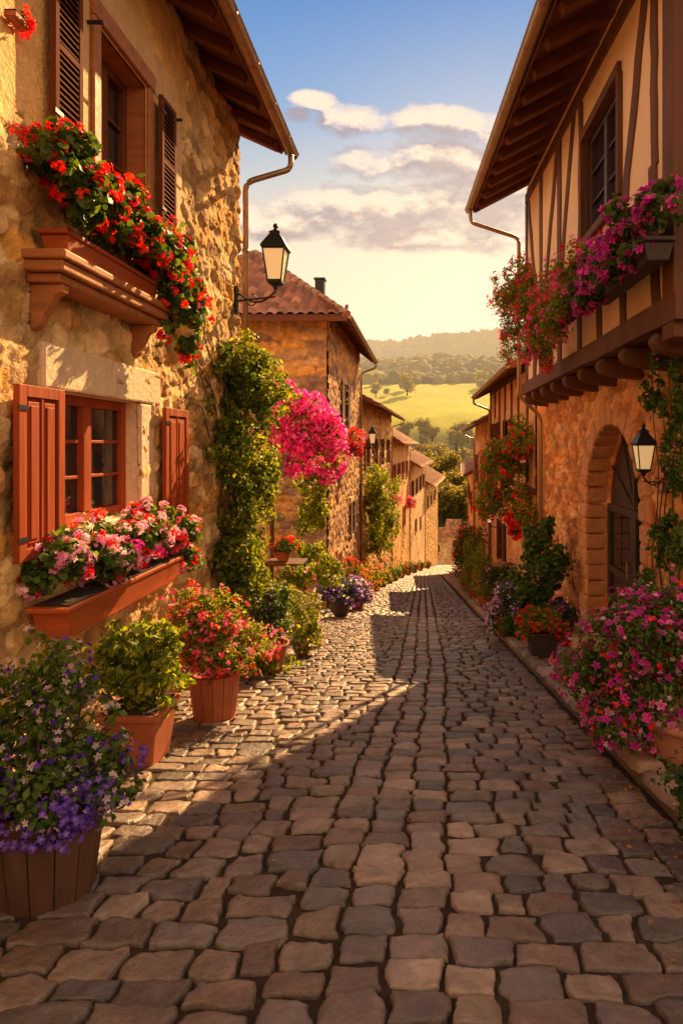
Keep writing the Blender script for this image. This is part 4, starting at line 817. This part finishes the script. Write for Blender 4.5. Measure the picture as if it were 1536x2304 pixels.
# ---------------------------------------------------------------- valley trees and forest
tm = []
for v in range(4):
    rg = np.random.RandomState(60+v); bl = [(rg.uniform(-1.6, 1.6), rg.uniform(-1.6, 1.6), 4.5+rg.uniform(-1.5, 2.8), rg.uniform(1.8, 2.8), rg.uniform(1.8, 2.8), rg.uniform(1.5, 2.4)) for _ in range(7)]
    p, nn = clumps(bl, 2600, rg); V, Fc, _ = scatter(LEAF, p, nn, rg.uniform(.4, .9, len(p)), rg); cm = mesh_np('crown', V, Fc)
    b = MB(); b.tube([(0, 0, -1.5), (.1, 0, 1.5), (0, .1, 4)], .32, 8, .16)
    for k in range(5): b.tube([(0, 0, 2+k*.3), (math.cos(k*1.3)*1.4, math.sin(k*1.3)*1.4, 4.2+k*.2)], .12, 6, .04)
    me = bpy.data.meshes.new('trunk'); me.from_pydata(b.v, [], b.f); cm.materials.append(m_tree); me.materials.append(m_bark); tm.append((cm, me))
rg = np.random.RandomState(12)
def tree(x, y, s, i, lab='rounded broadleaved tree on the sunlit valley slope', grp='trees on the valley slope'):
    t = thing('tree', lab, 'tree', (x, y, float(T_h(np.array(x), np.array(y)))), rg.uniform(0, 6), grp); t.scale = (s, s, s*rg.uniform(.9, 1.2)); link('crown', tm[i][0], None, t); link('trunk', tm[i][1], None, t)
for i in range(130):
    y = rg.uniform(225, 362); tree(rg.uniform(-.11, .17)*y, y, rg.uniform(1.0, 1.9)*(1 if y < 320 else .75), i % 4)
for i in range(9):
    y = rg.uniform(420, 520); tree(rg.uniform(-.1, .13)*y, y, rg.uniform(.7, 1.7), i % 4, 'lone round tree in the bright meadow across the valley', 'trees in the meadow')
import bmesh
bm = bmesh.new(); bmesh.ops.create_icosphere(bm, subdivisions=2, radius=1); tv = np.array([v.co[:] for v in bm.verts]); tf = np.array([[v.index for v in f.verts] for f in bm.faces]); bm.free()
N = 5200; yy = 530+(rg.rand(N)**.85)*980; xx = rg.uniform(-.3, .38, N)*yy
y2 = rg.uniform(240, 345, 500); x2 = rg.uniform(-.4, .45, 500)*y2; out = (x2/y2 < -.11) | (x2/y2 > .17); yy = np.concatenate([yy, y2[out]]); xx = np.concatenate([xx, x2[out]])
keep = (fbm(xx+900, yy+900, 90, 78, 3) > .38) | (yy > 950); xx = xx[keep]; yy = yy[keep]; N = len(xx)
zz = T_h(xx, yy); r = rg.uniform(3.5, 8.5, N)*(.75+yy/2400); jit = rg.uniform(.6, 1.25, (N, len(tv), 1))
V = tv[None]*jit*r[:, None, None]*np.array((1, 1, .95))+np.stack([xx, yy, zz+r*.5], -1)[:, None, :]; Fc = (tf[None]+(np.arange(N)*len(tv))[:, None, None]).reshape(-1, 3)
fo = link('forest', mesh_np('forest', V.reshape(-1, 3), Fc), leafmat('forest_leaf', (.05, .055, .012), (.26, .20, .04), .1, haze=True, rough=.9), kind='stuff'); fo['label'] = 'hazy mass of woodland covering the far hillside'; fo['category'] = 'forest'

# ---------------------------------------------------------------- sky, sun, camera
AZ, EL = math.radians(20), math.radians(33)
w = bpy.data.worlds.new('World'); bpy.context.scene.world = w; w.use_nodes = True; t = NT(w.node_tree); t.n.clear()
gr = bpy.data.node_groups.new('cloud_density', 'ShaderNodeTree'); gr.interface.new_socket('az', in_out='INPUT', socket_type='NodeSocketFloat'); gr.interface.new_socket('el', in_out='INPUT', socket_type='NodeSocketFloat'); gr.interface.new_socket('d', in_out='OUTPUT', socket_type='NodeSocketFloat')
gg = NT(gr); gi = gg.node('NodeGroupInput'); go = gg.node('NodeGroupOutput'); az, el = gi.outputs[0], gi.outputs[1]
cv = gg.node('ShaderNodeCombineXYZ'); gg.put(cv.inputs[0], gg.m('MULTIPLY', az, 7.0)); gg.put(cv.inputs[1], gg.m('MULTIPLY', el, 14.0)); cv.inputs[2].default_value = 3.3
nz = gg.noise(cv.outputs[0], 1.5, 7, .62); mx = -1.2
for (u, v, ru, rv) in ((860, 480, 370, 56), (620, 495, 220, 40), (990, 365, 250, 54), (1060, 455, 220, 90), (1010, 285, 150, 40), (800, 278, 90, 30), (700, 225, 50, 16), (665, 255, 36, 16), (1120, 310, 100, 30), (1000, 535, 300, 30)):
    a = math.atan((u-950)/1400); e = math.atan((1000-v)/1400*math.cos(a)); ra = ru/1400*math.cos(a)**2; re = rv/1400
    dx = gg.m('MULTIPLY', gg.m('SUBTRACT', az, a), 1/ra); dy = gg.m('MULTIPLY', gg.m('SUBTRACT', el, e), 1/re)
    mx = gg.m('MAXIMUM', mx, gg.m('SUBTRACT', 1.0, gg.m('ADD', gg.m('MULTIPLY', dx, dx), gg.m('MULTIPLY', dy, dy))))
val = gg.m('ADD', gg.m('MULTIPLY', mx, .7), gg.m('MULTIPLY', gg.m('SUBTRACT', nz, .5), 3.0))
gg.put(go.inputs[0], gg.m('SMOOTH_MIN', gg.m('MAXIMUM', gg.m('MULTIPLY', gg.m('ADD', val, .14), 1.3), 0.0), 1.0, .2))
tc = t.node('ShaderNodeTexCoord'); sp = t.node('ShaderNodeSeparateXYZ'); t.l.new(tc.outputs['Generated'], sp.inputs[0]); x_, y_, z_ = sp.outputs
az = t.m('ARCTAN2', x_, y_); el = t.m('ARCSINE', z_)
def dens(a, e): n = t.node('ShaderNodeGroup'); n.node_tree = gr; t.put(n.inputs[0], a); t.put(n.inputs[1], e); return n.outputs[0]
D0 = dens(az, el); D1 = dens(t.m('ADD', az, .012), t.m('ADD', el, .022))
eln = t.m('MULTIPLY', el, 1/1.5708, clamp=True)
base = t.ramp(eln, [(0, (1.15, .80, .44)), (.12, (1.3, 1.02, .66)), (.185, (1.15, .9, .62)), (.245, (.70, .70, .68)), (.31, (.27, .46, .76)), (.41, (.095, .28, .66)), (.6, (.2, .3, .5)), (1, (.3, .34, .45))])
side = t.ramp(eln, [(0, (1.6, 1.0, .56)), (.3, (1.65, 1.08, .64)), (.55, (.75, .57, .43)), (1, (.5, .42, .38))])  # added fill: warmer, brighter sky beside and behind the camera for shaded walls
side_fill = t.m('MULTIPLY', t.m('SUBTRACT', .5, y_), 2.5, clamp=True); base = t.mix(side_fill, base, side)
gd = Vector((.09, 1, .25)).normalized(); vd = t.node('ShaderNodeVectorMath', operation='DOT_PRODUCT'); t.l.new(tc.outputs['Generated'], vd.inputs[0]); vd.inputs[1].default_value = gd
glow = t.m('POWER', t.m('MAXIMUM', vd.outputs['Value'], 0.0), 30.0)
base = t.mix(t.m('MULTIPLY', glow, .6), base, (1.5, 1.15, .74))
sky = t.node('ShaderNodeTexSky', sky_type='NISHITA'); sky.sun_disc = False; sky.sun_elevation = EL; sky.sun_rotation = AZ
skc = t.mix(1.0, sky.outputs[0], (.05, .05, .05), 'MULTIPLY'); base = t.mix(.08, base, skc)
lit = t.m('ADD', .15, t.m('MULTIPLY', t.m('SUBTRACT', D0, D1), 1.8), clamp=True)
cc = t.mix(lit, (.43, .33, .36), (1.25, .94, .68)); cc = t.mix(t.m('MULTIPLY', glow, .3), cc, (1.2, .9, .62))
fin = t.mix(t.m('MULTIPLY', D0, t.m('MULTIPLY_ADD', side_fill, -.88, .88)), base, cc)
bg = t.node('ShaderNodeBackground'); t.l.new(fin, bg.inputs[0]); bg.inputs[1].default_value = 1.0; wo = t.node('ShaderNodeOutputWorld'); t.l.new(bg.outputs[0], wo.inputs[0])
s = bpy.data.lights.new('sun', 'SUN'); s.energy = 12.0; s.angle = math.radians(.5); s.color = (1, .60, .25); so = bpy.data.objects.new('sun', s); C.objects.link(so)
so.rotation_euler = Vector((math.sin(AZ)*math.cos(EL), math.cos(AZ)*math.cos(EL), math.sin(EL))).to_track_quat('Z', 'Y').to_euler()
cd = bpy.data.cameras.new('camera'); co = bpy.data.objects.new('camera', cd); C.objects.link(co); co.rotation_euler = (math.pi/2, 0, 0); cd.sensor_fit = 'HORIZONTAL'; cd.sensor_width = 36; cd.lens = 36*F/1536
cd.shift_x = (768-U0)/1536; cd.shift_y = -(1152-V0)/1536; cd.clip_end = 6000; cd.clip_start = .05; bpy.context.scene.camera = co
sc = bpy.context.scene; sc.view_settings.view_transform = 'Standard'; sc.view_settings.look = 'None'; sc.view_settings.exposure = 0
